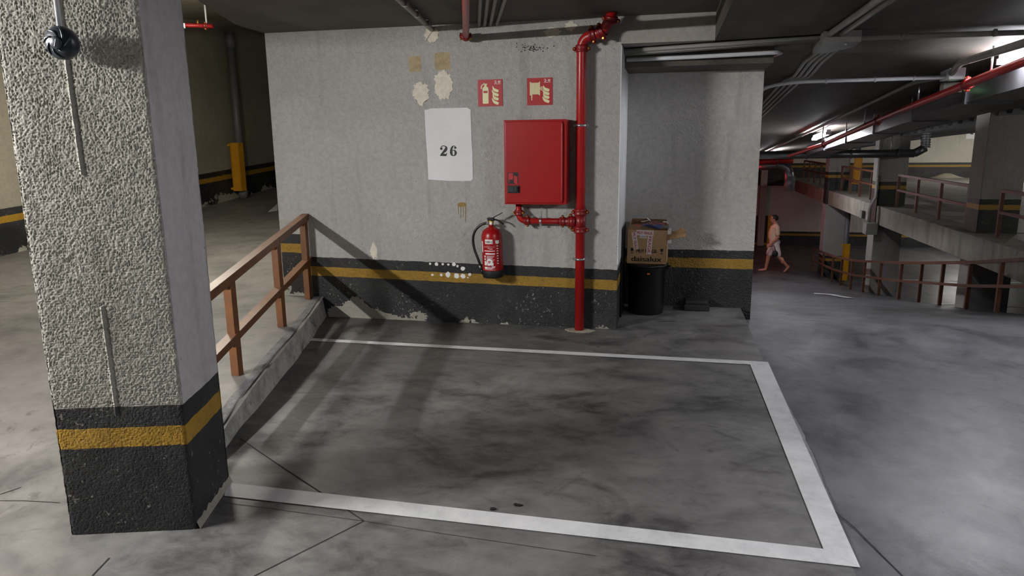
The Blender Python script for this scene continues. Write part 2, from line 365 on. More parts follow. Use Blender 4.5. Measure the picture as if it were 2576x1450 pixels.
def cut(pts, wd=0.006, par=None, zf=None):
    m = MB(); P = [onz(*p) for p in pts]
    for a, b in zip(P, P[1:]):
        d = (b - a).normalized(); n_ = V((-d.y, d.x, 0)) * wd / 2
        m.add([(q.x, q.y, (zf(q.x, q.y) if zf else 0) + 0.0015) for q in (a - n_, b - n_, b + n_, a + n_)], [(0, 1, 2, 3)])
    return m.build('saw_cut', 'joint', par or floor)
cut([(605, 1105), (700, 1170), (830, 1255), (915, 1312)], 0.006)
cut([(915, 1312), (640, 1450)], 0.0045); cut([(915, 1312), (1120, 1345), (1500, 1400)], 0.0025); cut([(560, 1265), (915, 1312)], 0.003)

# left ramp
mb = MB()
uu = [0, .15, .3, .45, .6, .75, .9, 1]; ys = [-5, 0, 1.5, 2.2, 2.4, 2.63, 3.05, 3.54, 4.14, 4.74, 5.2, 5.62]
mb.grid(lambda u, y: (-7.6 + ((curb_x(y) if y > 2.1 else -1.96) + 7.6) * u, y, zl_prof(y)), uu, ys)
mb.grid(lambda u, y: (-7.6 + (4.35) * u, y, zl_prof(y)), uu, [5.62, 6.75, 8, 9.5, 10.86, 12.7, 14, 16])
floor_left = mb.build('floor_left_ramp', 'floor_left', kind='structure')
cut([(0, 1245), (155, 1193)], 0.006, floor_left); cut([(0, 1261), (60, 1261), (150, 1266)], 0.005, floor_left); cut([(275, 1405), (232, 1450)], 0.006, floor_left)
m = MB(); q = [onz(672, 518, .56), onz(697, 500, .60), onz(697, 516, .56)]
m.add([(p.x, p.y, zl_prof(p.y) + 0.006) for p in q], [(0, 1, 2)]); m.build('painted_arrow', 'line', floor_left, 'tip of a white floor arrow on the left ramp')

# curb between left ramp and bay
mb = MB(); yc = [2.68, 2.76, 2.85, 3.05, 3.3, 3.54, 3.84, 4.14, 4.44, 4.74, 5.04, 5.3, 5.62]
czl = lambda y: zl_prof(y) + .004
prof = lambda y: [(curb_x(y) + 0.012, -0.02), (curb_x(y) + 0.006 + .01 * math.sin(y * 9), 0.02), (curb_x(y) - 0.012, czl(y) * 0.85), (curb_x(y) - 0.03, czl(y)), (curb_x(y) - 0.075, czl(y) + 0.001), (curb_x(y) - 0.1, zl_prof(y) - 0.01)]
mb.grid(lambda y, k: (prof(y)[int(k)][0], y, prof(y)[int(k)][1]), yc, range(6))
curb = mb.build('curb', 'curb', label='rough pale concrete curb between the parking bay and the rising left ramp', cat='curb', fix=False)
mb = MB(); mb.grid(lambda y, k: (curb_x(y) - (0.027, 0.06, 0.085)[int(k)] + .008 * math.sin(y * 13), y, czl(y) + 0.003), yc[2:], range(3))
mb.build('tyre_scuff', 'tyre', curb, 'dark tyre scuffs along the edge', fix=False)

# right ramp
mb = MB(); xs = [0.69, 1.2, 2, 3, 4, 4.55]
ysr = [-5, 0, 2.2, 2.5, 3, 3.5, 4, 4.5, 5, 5.5, 6, 6.55, 7.2, 8, 9, 10, 11.5, 13, 14.5, 16, 18, 20.2, 23, 25, 27, YF]
mb.grid(lambda x, y: (x, y, zr_prof(y)), xs, ysr)
mb.grid(lambda z, y: (4.55, y, zr_prof(y) - z), [0, 0.28], [y for y in ysr if 3 <= y <= 25])
floor_r = mb.build('floor_right_ramp', 'floor_right', kind='structure')
mb = MB(); mb.grid(lambda x, y: (x, y, 0), [4.55, 10, 16], [-5, 0, 4.0], False); mb.build('floor_near_deck', 'floor_right', kind='structure')
g = cut([(2085, 1275), (2150, 1330), (2270, 1450)], 0.005, floor_r)
m = MB()
arrow = [(3.15, 15.9), (3.62, 15.25), (3.42, 15.3), (3.55, 14.3), (3.4, 14.3), (3.28, 15.32), (3.05, 15.3)]
m.add([(a, b, zr_prof(b) + 0.012) for a, b in arrow], [tuple(range(7))]); m.build('painted_arrow', 'line', floor_r, 'white direction arrow on the descending ramp')
# ragged lip of mortar along the bay edge
mb = MB(); yl = np.linspace(2.75, 4.3, 24)
mb.grid(lambda y, k: (0.715 + (0.0, 0.012, 0.03)[int(k)] * math.sin(math.pi * (y - 2.7) / 1.65) * (1 + .5 * noise.noise((y * 9, k, 0))), y, (0.003, 0.0, -0.014)[int(k)]), yl, range(3))
mb.build('mortar_lip', 'floor_bay', floor, 'broken mortar lip along the bay edge', fix=False)

# upper deck and lower floor
mb = MB(); mb.box((5.0, 4.0, -0.3), (18, YF, 0.0)); deck = mb.build('floor_upper_deck', 'floor_deck', kind='structure')
mb = MB(); mb.box((4.55, 3, ZLOW - 0.2), (18, YF, ZLOW)); low = mb.build('floor_lower_level', 'floor_right', kind='structure')
for y in (12.6, 15.2, 17.9, 20.5, 23.2, 26.2): on_floor_line('painted_line', 'line', [(5.3, y - .05), (10.4, y - .05), (10.4, y + .05), (5.3, y + .05)], 0.006, par=deck)
for y in (11.0, 13.6, 16.4, 19.25, 22.5): on_floor_line('painted_line', 'line', [(5.9, y - .06), (11, y - .06), (11, y + .06), (5.9, y + .06)], ZLOW + 0.006, par=low)
m = MB(); m.grid(lambda u, a: (10.15 + u * .62 * math.cos(a), YF - 0.01 - u * 0.4 * math.sin(a), 0.004 + 0.17 * math.cos(u * math.pi / 2) ** 1.6 * (1 + .25 * noise.noise((math.cos(a) * 2, math.sin(a) * 2, u * 3)) * u)), np.linspace(0, 1, 9), np.linspace(0, math.pi, 20))
m.build('sand_heap', 'sand', label='small heap of pale sand against the far wall of the upper deck', cat='sand heap', fix=False)

# ------------------------------------------------------------------ walls
def wallbox(name, a, b, mat): return MB().box(a, b).build(name, mat, kind='structure')
wall_back = wallbox('wall_back', (-3.30, YW, -0.3), (XN, 12.0, 3.6), 'wall_back')
wall_niche = wallbox('wall_niche', (XN, YN, -0.6), (XP, 12.0, 2.6), 'wall_niche')
wallbox('wall_ramp_side', (-1.5, 12.0, -3), (XP, YF, 2.6), 'wall_far_low')
wall_left = wallbox('wall_left', (-8.0, -5, -0.3), (-7.6, 20, 4.8), 'wall_left')
wallbox('wall_left_end', (-8, 16, -0.3), (-3.0, 16.4, 4.8), 'wall_left')
wall_far = wallbox('wall_far', (0, YF, -0.3), (18, YF + 0.3, 2.5), 'wall_far')
wall_far_low = wallbox('wall_far_low', (-1.5, YF, -3), (18, YF + 0.25, -0.3), 'wall_far_low')
wallbox('wall_right', (17, -5, -3), (17.3, YF, 2.6), 'wall_far')
wallbox('wall_behind', (-8, -5.3, -0.3), (17, -5, 4.8), 'wall_plain')
wallbox('wall_lower_near', (4.6, 3.0, -3), (17, 3.2, -0.3), 'wall_plain')
# white-painted jamb face of the niche
MB().box((XN - 0.001, YW - 0.002, 0.53), (XN + 0.004, YN, 2.2)).build('painted_jamb', 'white_paint', wall_back, 'white painted return of the niche')

# ------------------------------------------------------------------ ceilings
mb = MB(); edge = [(-3.30, YW), (-3.285, 5.32), (-3.26, 5.12), (-3.2, 4.95), (-3.1, 4.66), (-2.98, 4.33), (-2.8, 3.9), (-2.75, 3.0), (-2.75, -5), (0.31, -5), (0.31, YW)]
mb.prism(edge, 2.405, 3.6); ceiling = mb.build('ceiling', 'ceil', kind='structure')
mb = MB(); xs = [0.31, 1, 1.8, 2.55, 4.6, 7, 9, 11, 12.9, 17.2]; ys = [-5, 0, 3, 5, 6.8, 8, 10, 13, 16, 20, 25, YF]
mb.grid(lambda x, y: (x, y, ceil_r(x, y)), xs, ys, False)
mb.grid(lambda z, y: (0.31, y, 2.21 + z), [0, 0.3], [-5, 0, 3, 5, 6.8], False)
ceil_right = mb.build('ceiling_right', 'ceil', kind='structure', fix=False)
MB().box((XN, YW, 2.21), (0.315, 6.8, 3.0)).build('ceiling_lintel', 'wall_plain', kind='structure')
MB().box((XN, 6.02, 2.075), (XP, YN + 0.02, 2.215)).build('ceiling_niche_beam', 'ceil', kind='structure')
mb = MB(); mb.grid(lambda x, y: (x, y, 2.9 + 0.115 * min(5.6, max(0, y - 5.6))), [-7.7, -5, -2.6], [-5, 5.6, 9, 11.2, 16.2], False); mb.build('ceiling_left', 'ceil_l', kind='structure', fix=False)
M['rib'] = plain('rib_sheet', (128, 128, 130), 0.4, 0.3, 0.2, 4)
for k, y in enumerate(np.arange(7.0, 28.6, 0.45)):
    m = MB(); xa = [4.9, 7, 9, 11, 12.9, 16.9]
    m.grid(lambda x, j: (x, y + (0.0, 0.03, 0.2, 0.23)[int(j)], ceil_r(x, y) - (0, .06, .06, 0)[int(j)]), xa, range(4), False); m.build('rib', 'rib', ceil_right, fix=False)

# ------------------------------------------------------------------ the stucco column in front
CA, CB, CC = V((-2.25, 2.116)), V((-1.789, 2.251)), V((-1.90, 2.639)); CD = CA + (CC - CB)
ridge_u = 0.47
def face_uv(px, py):
    d3 = ray(px, py); n_ = V((0.2811, -0.9597)); t_ = (CA.dot(n_)) / (d3[0] * n_.x + d3[1] * n_.y); p = ORG + d3 * t_
    return (V((p[0], p[1])) - CA).dot((CB - CA).normalized()), p[2]
RU = [face_uv(168, 165), face_uv(207, 440), face_uv(256, 772), face_uv(294, 1050)]
def col_face(P, Q, nu, nv, amp, ridge=False, z0=-0.03, z1=2.75):
    d = (Q - P); L = d.length; d = d / L; nrm = V((d.y, -d.x)); m = MB(); us = np.linspace(0, 1, nu); zs = np.linspace(z0, z1, nv)
    rr = (lerp([q[1] for q in RU][::-1], [q[0] for q in RU][::-1])) if ridge else None
    def f(u, z):
        s_ = u * L; p3 = (s_ * 1.0, z, P.x * 3)
        a = abs(noise.noise((s_ * 128, z * 112, 1.3 + P.x))); b = noise.noise((s_ * 210, z * 190, 7.7)); c = noise.noise((s_ * 9, z * 7, 3.1))
        k = 1.0 if z > 0.53 else 0.55
        h = amp * k * (0.9 - 2.4 * a + 0.45 * b) + amp * 0.7 * c
        if ridge:
            e = s_ - rr(z)
            if (RU[1][1] < z) or (RU[3][1] < z < RU[2][1]): h += 0.006 * math.exp(-(e / 0.004) ** 2) - 0.003 * math.exp(-((e - .012) / 0.006) ** 2)
        ed = min(u, 1 - u) * L
        if ed < 0.012: h += (-0.004 + 0.004 * noise.noise((z * 34, u * 3, P.y * 9))) * (1 - ed / 0.012)
        return (P.x + d.x * s_ + nrm.x * h, P.y + d.y * s_ + nrm.y * h, z)
    m.grid(f, us, zs); return m
column = thing('concrete_column', 'thick pale stucco column with black and yellow base bands beside the bay', 'column')
col_face(CA, CB, 190, 1060, 0.0030, True).build('stucco_face', 'col_rough', column, fix=False)
for P, Q, nm in ((CB, CC, 'plaster_face'), (CC, CD, 'plaster_face'), (CD, CA, 'plaster_face')): col_face(P, Q, 30, 160, 0.0011).build(nm, 'col_smooth', column, fix=False)
n_ = MB(); n_.prism([CA + (CB - CA) * .02 + (CD - CA) * .02, CB + (CA - CB) * .02 + (CC - CB) * .02, CC + (CB - CC) * .02 + (CD - CC) * .02, CD + (CA - CD) * .02 + (CC - CD) * .02], -0.05, 2.78); n_.build('core', 'col_smooth', column)
n_ = MB(); n_.grid(lambda u, k: (CB.x + (CC.x - CB.x) * u + (0.001, 0.014)[int(k)], CB.y + (CC.y - CB.y) * u + 0.003, (0.03 + 0.02 * noise.noise((u * 14, 2, 5)), 0.001)[int(k)]), np.linspace(0, 1, 16), range(2)); n_.build('mortar_fillet', 'beam', column, fix=False)

# ------------------------------------------------------------------ detector hanging in front of the column
det = thing('ceiling_detector', 'round dark blue-black detector with swirl fins hanging on a white tube by the stucco column', 'detector')
fn_ = V((0.2811, -0.9597, 0)); rd_ = V(ray(152, 108)); dc = V(ORG) + rd_ * (V((CA.x, CA.y, 0)).dot(fn_) / rd_.dot(fn_)); dc = dc * 1.0 - (rd_.normalized() * 0.062 / abs(rd_.normalized().dot(fn_))); back = V((RM @ np.array([0, 0, -1]))); ax = (fn_ + V((-.12, 0, -.10))).normalized()
MB().lathe([(0.0, -0.034), (0.04, -0.034), (0.05, -0.028), (0.054, -0.015), (0.054, 0.0), (0.046, 0.012), (0.03, 0.02), (0.0, 0.022)], dc, 32, ax).build('housing', 'blue_black', det)
u1 = ax.orthogonal().normalized(); v1 = ax.cross(u1)
for k in range(7):
    a0 = 2 * math.pi * k / 7; pts = [dc + ax * (0.021 - 0.010 * t_ ** 2) + (u1 * math.cos(a0 + 1.0 * t_) + v1 * math.sin(a0 + 1.0 * t_)) * (0.022 + 0.028 * t_) for t_ in np.linspace(0, 1, 6)]
    MB().tube(pts, [0.0015, 0.003, 0.004, 0.004, 0.003, 0.001], 6).build('fin', 'blue_black', det)
MB().lathe([(0.0, 0.0), (0.021, 0.0), (0.021, 0.006), (0.018, 0.008), (0, 0.008)], dc + ax * 0.02, 24, ax).build('hub', 'blue_black', det)
fr = lambda a, b, c: dc + ax * (0.0292 + c) + V((0.35, 0, 0.94)).normalized() * a + V((-.94, 0, .35)).normalized() * b
m = MB()
for k in range(7): m.flat(rect(-0.012 + k * 0.0035, -0.0012, -0.0098 + k * 0.0035, 0.0018), fr)
m.build('lettering', 'pvc', det)
tp = atd(137, 0, 2.1); dv = (tp - dc); MB().tube([dc + V((0, 0.005, 0.04)), V((dc.x + 0.0, dc.y + 0.01, 2.5)), V((dc.x, dc.y + .01, 2.77))], 0.008, 12).build('stem', 'tube_white', det)

# ------------------------------------------------------------------ handrails
def rail_thing(name, label, posts, tops, mids, mat, wpost=0.042, hrail=0.05, group=None, bracket=True):
    t_ = thing(name, label, 'railing', group)
    for b, tz in posts: MB().box((b[0] - wpost / 2, b[1] - wpost / 2, b[2]), (b[0] + wpost / 2, b[1] + wpost / 2, tz)).build('post', mat, t_)
    for nm, P in (('top_rail', tops), ('mid_rail', mids)):
        m = MB()
        for a, b in zip(P, P[1:]): m.bar(a, b, hrail, hrail * (0.9 if nm == 'top_rail' else 0.8))
        m.build(nm, mat, t_)
    return t_
tl = lambda y: (-3.04 + (5.6 - y) * 0.277, y, 0.885 - (5.6 - y) * 0.077)
ml = lambda y: (-3.04 + (5.6 - y) * 0.277, y, 0.51 - (5.6 - y) * 0.0667)
ps = []
for y in (5.53, 4.66, 3.65, 2.75):
    q = tl(y); ps.append(((q[0], y, zl_prof(y)), q[2]))
rail_l = rail_thing('handrail', 'low rust-brown steel handrail between the stucco column and the back wall', ps, [tl(5.615), tl(2.7)], [ml(5.615), ml(2.7)], 'rail', 0.05, 0.058)
for (b, tz) in ps[:3]:
    for zz in (tz - 0.045, ml(b[1])[2] - 0.04):
        MB().add([(b[0] + .012, b[1] - .026, zz + .02), (b[0] + .012, b[1] - .07, zz + .017), (b[0] + .012, b[1] - .026, zz - .022), (b[0] - .012, b[1] - .026, zz + .02), (b[0] - .012, b[1] - .07, zz + .017), (b[0] - .012, b[1] - .026, zz - .022)],
                 [(0, 1, 2), (5, 4, 3), (0, 3, 4, 1), (1, 4, 5, 2), (2, 5, 3, 0)]).build('bracket', 'rail', rail_l)

# ------------------------------------------------------------------ wall markings
fw = lambda u, v, w: (u, YW - 0.0035 - w, v)
def blob(cx, cz, rx, rz, seed, n=72, rag=0.3):
    return [(cx + rx * math.cos(a) * (1 + rag * noise.noise((math.cos(a) * 2.4, math.sin(a) * 2.4, seed)) + rag * .8 * noise.noise((math.cos(a) * 11, math.sin(a) * 11, seed))), cz + rz * math.sin(a) * (1 + rag * noise.noise((math.cos(a) * 2.4, math.sin(a) * 2.4, seed + 9)) + rag * .8 * noise.noise((math.cos(a) * 12, math.sin(a) * 12, seed)))) for a in [2 * math.pi * i / n for i in range(n)]]
def wallpt(x, y): p = ony(x, y, YW); return p.x, p.z
def wblob(name, mat, px, py, rx, ry, seed, th=0.004, rag=0.3, label=None):
    c = wallpt(px, py); e = wallpt(px + rx, py + ry)
    m = MB(); m.prism(blob(c[0], c[1], e[0] - c[0], c[1] - e[1], seed, rag=rag), -0.004, th, lambda u, v, w: (u, YW - w, v)); return m.build(name, mat, wall_back, label)
# number patch
P = [(1068, 277), (1085, 273), (1175, 271), (1184, 276), (1186, 330), (1189, 400), (1190, 450), (1185, 456), (1120, 455), (1078, 452), (1074, 380), (1070, 320)]
PP = [wallpt(*p) for p in P]; PR = []
for a, b in zip(PP, PP[1:] + PP[:1]):
    for k in range(6): t_ = k / 6; PR.append((a[0] + (b[0] - a[0]) * t_ + 0.0035 * noise.noise((a[0] * 40 + k * 3, a[1] * 40, 1)), a[1] + (b[1] - a[1]) * t_ + 0.0035 * noise.noise((a[0] * 40, a[1] * 40 + k * 3, 5))))
m = MB(); m.prism(PR, -0.002, 0.0035, lambda u, v, w: (u, YW - w, v)); patch = m.build('number_patch', 'white_paint', wall_back, 'white painted panel with the number 26')
def digit_polys(d):
    out = []
    if d == '2':
        out.append(stroke(smoothpath([(.12, .74), (.2, .92), (.42, .985), (.64, .88), (.66, .7), (.52, .5), (.28, .3), (.08, .1), (.05, .03)]), list(np.interp(np.linspace(0, 1, 33), [0, .15, .3, .45, .6, .75, .9, 1], [.05, .08, .07, .24, .3, .16, .07, .05]))))
        out.append(circle(.17, .72, .13)); out.append([(.03, 0), (.16, .02), (.4, .0), (.66, 0), (.76, .3), (.7, .3), (.62, .2), (.45, .24), (.25, .27), (.1, .2)])
    else:
        out.append(stroke(smoothpath([(.62, .86), (.5, .97), (.32, .88), (.2, .62), (.18, .36), (.24, .12), (.4, .03)]), list(np.interp(np.linspace(0, 1, 25), [0, .2, .4, .7, 1], [.04, .06, .2, .28, .07]))))
        out.append(stroke(smoothpath([(.26, .46), (.4, .56), (.56, .5), (.63, .3), (.56, .1), (.4, .03)]), list(np.interp(np.linspace(0, 1, 21), [0, .25, .6, 1], [.04, .08, .26, .06]))))
        out.append(circle(.6, .8, .12))
    return out
m = MB(); d0 = wallpt(1107, 393); hh = 0.083
for d, dx in (('2', 0.0), ('6', 0.082)):
    for i, pl in enumerate(digit_polys(d)): m.flat([(d0[0] + dx + p[0] * hh, d0[1] + p[1] * hh) for p in pl], lambda u, v, w: (u, YW - 0.0042 - w, v), i * 2e-4)
m.build('digits', 'ink', patch)
for (xa, ya, xb, yb_) in ((1028, 142, 1060, 180), (1093, 133, 1133, 175)):
    a, b = wallpt(xa, ya), wallpt(xb, yb_); q = []
    for (p0, p1) in zip(rect(a[0], b[1], b[0], a[1]), rect(a[0], b[1], b[0], a[1])[1:] + rect(a[0], b[1], b[0], a[1])[:1]):
        for k in range(9): q.append((p0[0] + (p1[0] - p0[0]) * k / 9 + .007 * noise.noise((p0[0] * 50 + k * .8, p1[1] * 50, xa)), p0[1] + (p1[1] - p0[1]) * k / 9 + .007 * noise.noise((p0[0] * 50, p1[1] * 50 + k * .8, xa + 5))))
    m = MB(); m.prism(q, -.004, .001, lambda u, v, w: (u, YW - w, v)); m.build('mortar_patch', 'tan', wall_back, 'tan mortar square in the render')
wblob('plaster_patch', 'plaster', 1115, 215, 24, 38, 3, rag=0.35); wblob('plaster_patch', 'plaster', 1060, 234, 20, 26, 4, rag=0.5)
wblob('plaster_patch', 'plaster', 1087, 88, 18, 18, 5, rag=0.35); wblob('plaster_patch', 'plaster', 1390, 82, 18, 12, 6, rag=0.35); wblob('plaster_patch', 'plaster', 1436, 66, 15, 10, 16, rag=0.5)
wblob('plaster_patch', 'plaster', 940, 632, 9, 20, 8, 0.002, 0.5)
wblob('drip_stain', 'ochre', 1162, 515, 11, 6, 9, 0.002, 0.1, 'ochre paint smear with drips')
for k, ln in enumerate((22, 34, 30, 42)):
    a = wallpt(1153 + k * 6, 517); b = wallpt(1153.5 + k * 6, 517 + ln); m = MB(); m.flat([(a[0] - .002, a[1]), (a[0] + .003, a[1]), (b[0] + .001, b[1]), (b[0] - .001, b[1])], lambda u, v, w: (u, YW - 0.0025, v)); m.build('drip', 'ochre', wall_back)
for k, (x, y, r) in enumerate(((1082, 664, 3), (1098, 665, 4.5), (1114, 665, 3), (1128, 666, 3), (1142, 665, 5), (1151, 670, 3), (1164, 676, 5.5), (1088, 692, 3), (1110, 692, 3.5), (1127, 691, 6.5), (1149, 694, 6.5), (1165, 695, 6), (1182, 691, 4), (1177, 699, 2))): wblob('paint_splash', 'white', x, y, r, r, 20 + k, 0.002, 0.4)
m = MB()
for k in range(90):
    c = wallpt(random.gauss(1338, 20), random.gauss(122, 5)); r = random.uniform(.002, .006); m.flat(blob(c[0], c[1], r, r * .8, k, 7, .4), fw, -.002)
m.build('mould_specks', 'soot', wall_back, 'scatter of black mould specks', kind='stuff')

# ------------------------------------------------------------------ safety signs
def leaf(tip, mid, end, w): return stroke(smoothpath([tip, mid, end], 5), list(np.interp(np.linspace(0, 1, 11), [0, .55, .9, 1], [0.004, w, w * .95, w * .55])))
def flames(m, fr, x, y0, y1, w):
    hh_ = (y1 - y0)
    for k in range(4):
        b = y0 + hh_ * (0.70 - k * 0.235); m.flat(leaf((x + w * (.12 if k % 2 == 0 else -.02), b + hh_ * .30), (x + w * .32, b + hh_ * .08), (x + w * .95, b - hh_ * .02 + (0 if k < 3 else -.02 * hh_)), w * .40), fr)
def sign(kind, label, pa, pb):
    t_ = thing('safety_sign', label, 'sign'); a, b = wallpt(*pa), wallpt(*pb); W_, H_ = b[0] - a[0], a[1] - b[1]
    MB().box((a[0], YW - 0.004, b[1]), (b[0], YW + 0.0, a[1])).build('plate', 'sign_red', t_)
    fr = lambda u, v, w: (a[0] + u * W_, YW - 0.0046 - w, b[1] + v * H_)
    m = MB()
    if kind == 'ext':
        m.flat([(.19, .12), (.22, .10), (.40, .10), (.43, .12), (.43, .50), (.19, .50)], fr); m.flat([(.19, .58), (.43, .58), (.43, .66), (.40, .72), (.355, .74), (.355, .80), (.265, .80), (.265, .74), (.21, .71), (.19, .66)], fr)
        m.flat(rect(.19, .50, .225, .58), fr); m.flat(rect(.395, .50, .43, .58), fr)
        m.flat([(.22, .86), (.28, .88), (.30, .84), (.38, .85), (.38, .80), (.25, .80)], fr); m.flat(stroke(smoothpath([(.27, .84), (.18, .80), (.14, .73), (.145, .66)]), list(np.linspace(.03, .045, 13))), fr)
    else:
        for k in range(8):
            u = .11 + k * .051; lo = .36 if k in (0, 7) else .395
            m.flat([(u, lo + .015), (u + .012, lo), (u + .03, lo), (u + .042, lo + .015), (u + .042, .845 - (0.03 if 0 < k < 7 else 0)), (u + .03, .86 - (0.03 if 0 < k < 7 else 0)), (u + .012, .86 - (0.03 if 0 < k < 7 else 0)), (u, .845 - (0.03 if 0 < k < 7 else 0))], fr)
        m.flat(rect(.165, .25, .205, .40), fr); m.flat([(.17, .24), (.2, .24), (.205, .205), (.185, .17), (.165, .205)], fr)
        m.flat(rect(.50, .60, .55, .615), fr)
        m.flat(stroke([(0.585 + .06 * math.cos(q), .61 + .06 * math.sin(q)) for q in np.linspace(0, 6.28, 21)], [.022] * 21), fr)
        m.flat(rect(.575, .56, .595, .66), fr); m.flat(rect(.54, .60, .63, .62), fr)
    m.build('pictogram', 'sign_glow', t_)
    m = MB(); flames(m, fr, .57 if kind == 'ext' else .61, .12 if kind == 'ext' else .14, .76 if kind == 'ext' else .72, .28); m.build('flames', 'sign_glow', t_)
    m = MB()
    m.flat(stroke(smoothpath([(.67, .93), (.72, .95), (.74, .91), (.69, .88), (.73, .86), (.77, .90)]), [.016] * 21), fr)
    for k in range(4): m.flat(rect(.82, .865 + k * .022, .92 - .01 * (k % 2), .878 + k * .022), fr)
    m.flat(rect(.66, .825, .93, .835), fr); m.build('maker_mark', 'white', t_); return t_
sign('ext', 'square red sign with pale fire extinguisher and flames pictogram on the back wall', (1202, 201), (1265, 267))
sign('hose', 'square red sign with pale hose reel and flames pictogram above the red cabinet', (1326, 197), (1390, 264))

# ------------------------------------------------------------------ hose cabinet
cab = thing('hose_cabinet', 'red enamelled fire hose cabinet mounted on the back wall', 'cabinet')
x0, x1, z0, z1 = -1.234, -0.75, 1.022, 1.662; yb = 5.42
MB().box((x0, yb + 0.006, z0), (x1, YW, z1), 0.004).build('body', 'red', cab)
door = MB().box((x0 + .012, yb - 0.006, z0 + .012), (x1 - .028, yb + .012, z1 - .012), 0.005).build('door', 'red', cab)
MB().box((x1 - .036, yb - .012, z0 + .03), (x1 - .026, yb - .002, z1 - .03), 0.003).build('hinge_strip', 'red', door)
bp = lambda x, y: ony(x, y, yb - .006)
a, b = bp(1277, 434), bp(1304, 463); MB().box((a.x, yb - .0075, b.z), (b.x, yb - .005, a.z)).build('sticker', 'black_m', door, 'black sticker with red hose reel and flames')
m = MB(); fr = lambda u, v, w: (a.x + u * (b.x - a.x), yb - .0082 - w, b.z + v * (a.z - b.z))
m.flat(rect(.08, .38, .5, .94), fr); m.flat(rect(.1, .1, .16, .38), fr); flames(m, fr, .55, .08, .78, .4); m.build('sticker_print', 'sign_red', door)
a, b = bp(1277, 467), bp(1307, 486); lk = MB().box((a.x, yb - .016, b.z), (b.x, yb - .005, a.z), 0.004).build('lock', 'black_m', door, 'black lock plate with pull')
MB().box((a.x + .012, yb - .018, b.z + .012), (a.x + .05, yb - .0155, a.z - .012), 0.002).build('lock_recess', 'blue_black', lk); MB().box((b.x - .03, yb - .028, b.z + .01), (b.x - .008, yb - .015, a.z - .008), 0.004).build('lock_pull', 'black', lk)

# ------------------------------------------------------------------ red fire main on the back wall
RX, RY = -0.655, 5.545
riser = thing('fire_main', 'glossy red fire riser pipe with couplings feeding the red cabinet', 'pipe')
zt = 2.25
up_path = bend([(RX, RY, 0.0), (RX, RY, zt), (RX + .17, RY - .04, zt + .035), (RX + .235, RY - .10, 2.42)], 0.07)
MB().tube(up_path, 0.0375, 16).build('riser', 'red_pipe', riser)
def coupling(c, ax, r, par, mat='red_dark', bolts=True, side=None, ln=0.05):
    ax = V(ax).normalized(); c = V(c)
    o = MB().lathe([(r * .98, -ln / 2), (r * 1.22, -ln / 2), (r * 1.3, -ln / 4), (r * 1.2, -ln / 8), (r * 1.2, ln / 8), (r * 1.3, ln / 4), (r * 1.22, ln / 2), (r * .98, ln / 2)], c, 18, ax).build('coupling', mat, par)
    sd = V(side) if side else ax.orthogonal(); sd = (sd - ax * sd.dot(ax)).normalized(); w_ = ax.cross(sd)
    for s_ in (-1, 1):
        p = c + sd * s_ * r * 1.42; m = MB(); m.lathe([(0.0, -.012), (r * .38, -.012), (r * .42, 0), (r * .38, .012), (0, .012)], p, 10, w_); m.build('lug', mat, o)
        m = MB(); m.tube([p + w_ * -.026, p + w_ * .026], 0.007, 8); m.build('bolt', 'brass', o)
    return o
coupling((RX, RY, zt - .075), (0, 0, 1), .0375, riser, side=(1, 0, 0))
coupling((RX + .085, RY - .018, zt + .02), (1, -.15, .2), .0375, riser, side=(0, 0, 1)); coupling((RX + .15, RY - .035, zt + .036), (1, -.3, .45), .0375, riser, side=(0, 0, 1)); coupling((RX + .222, RY - .088, 2.36), (.25, -.3, 1), .0375, riser, side=(1, 0, 0))
zb = ony(1400, 557, RY).z; xc = ony(1305, 540, RY).x
MB().tube([(RX, RY, zb - .06), (RX, RY, zb + .06)], .043, 16).build('tee', 'red_dark', riser)
coupling((RX, RY, zb + .075), (0, 0, 1), .039, riser, side=(1, 0, 0)); coupling((RX, RY, zb - .065), (0, 0, 1), .039, riser, side=(1, 0, 0))
MB().tube(bend([(xc, RY, z0 + .01), (xc, RY, zb), (RX - .03, RY, zb)], 0.065), .024, 14).build('branch', 'red_pipe', riser)
MB().lathe([(.027, -.05), (.03, -.02), (.042, .02), (.042, .05)], (RX - .085, RY, zb), 16, (1, 0, 0)).build('reducer', 'red_dark', riser)
coupling((xc, RY, zb + .065), (0, 0, 1), .026, riser, side=(1, 0, 0), ln=.045); coupling((xc + .07, RY, zb), (1, 0, 0), .026, riser, side=(0, 0, 1), ln=.045); coupling((RX - .14, RY, zb), (1, 0, 0), .027, riser, side=(0, 0, 1), ln=.045); coupling((RX - .075, RY, zb), (1, 0, 0), .034, riser, side=(0, 0, 1), ln=.04)
def clamp(c, ax, r, par):
    m = MB(); m.lathe([(r, -.009), (r * 1.12, -.009), (r * 1.12, .009), (r, .009)], c, 18, ax); c = V(c); sd = V(ax).cross(V((0, 1, 0))).normalized()
    for s_ in (-1, 1): m.box(c + sd * s_ * r * 1.3 - V((.008, .006, .008)), c + sd * s_ * r * 1.3 + V((.008, .006, .008)))
    m.box((c.x - .004, c.y, c.z - .004), (c.x + .004, YW, c.z + .004)); return m.build('pipe_clamp', 'steel', par)
clamp((RX, RY, ony(1460, 316, RY).z), (0, 0, 1), .038, riser); clamp((RX, RY, ony(1457, 652, RY).z), (0, 0, 1), .038, riser); clamp((ony(1360, 558, RY).x, RY, zb), (1, 0, 0), .0245, riser)
q = ony(1361, 530, RY); MB().tube([(q.x, RY + .02, zb + .02), (q.x, RY + .03, z0)], .003, 6).build('hanger_wire', 'steel', riser)
m = MB(); m.prism([(RX + p[0], RY - .02 + p[1]) for p in blob(0, 0, .11, .07, 77, rag=.35)], 0.0005, 0.004); m.build('mortar_collar', 'sand', floor, 'pale mortar patch around the pipe foot')

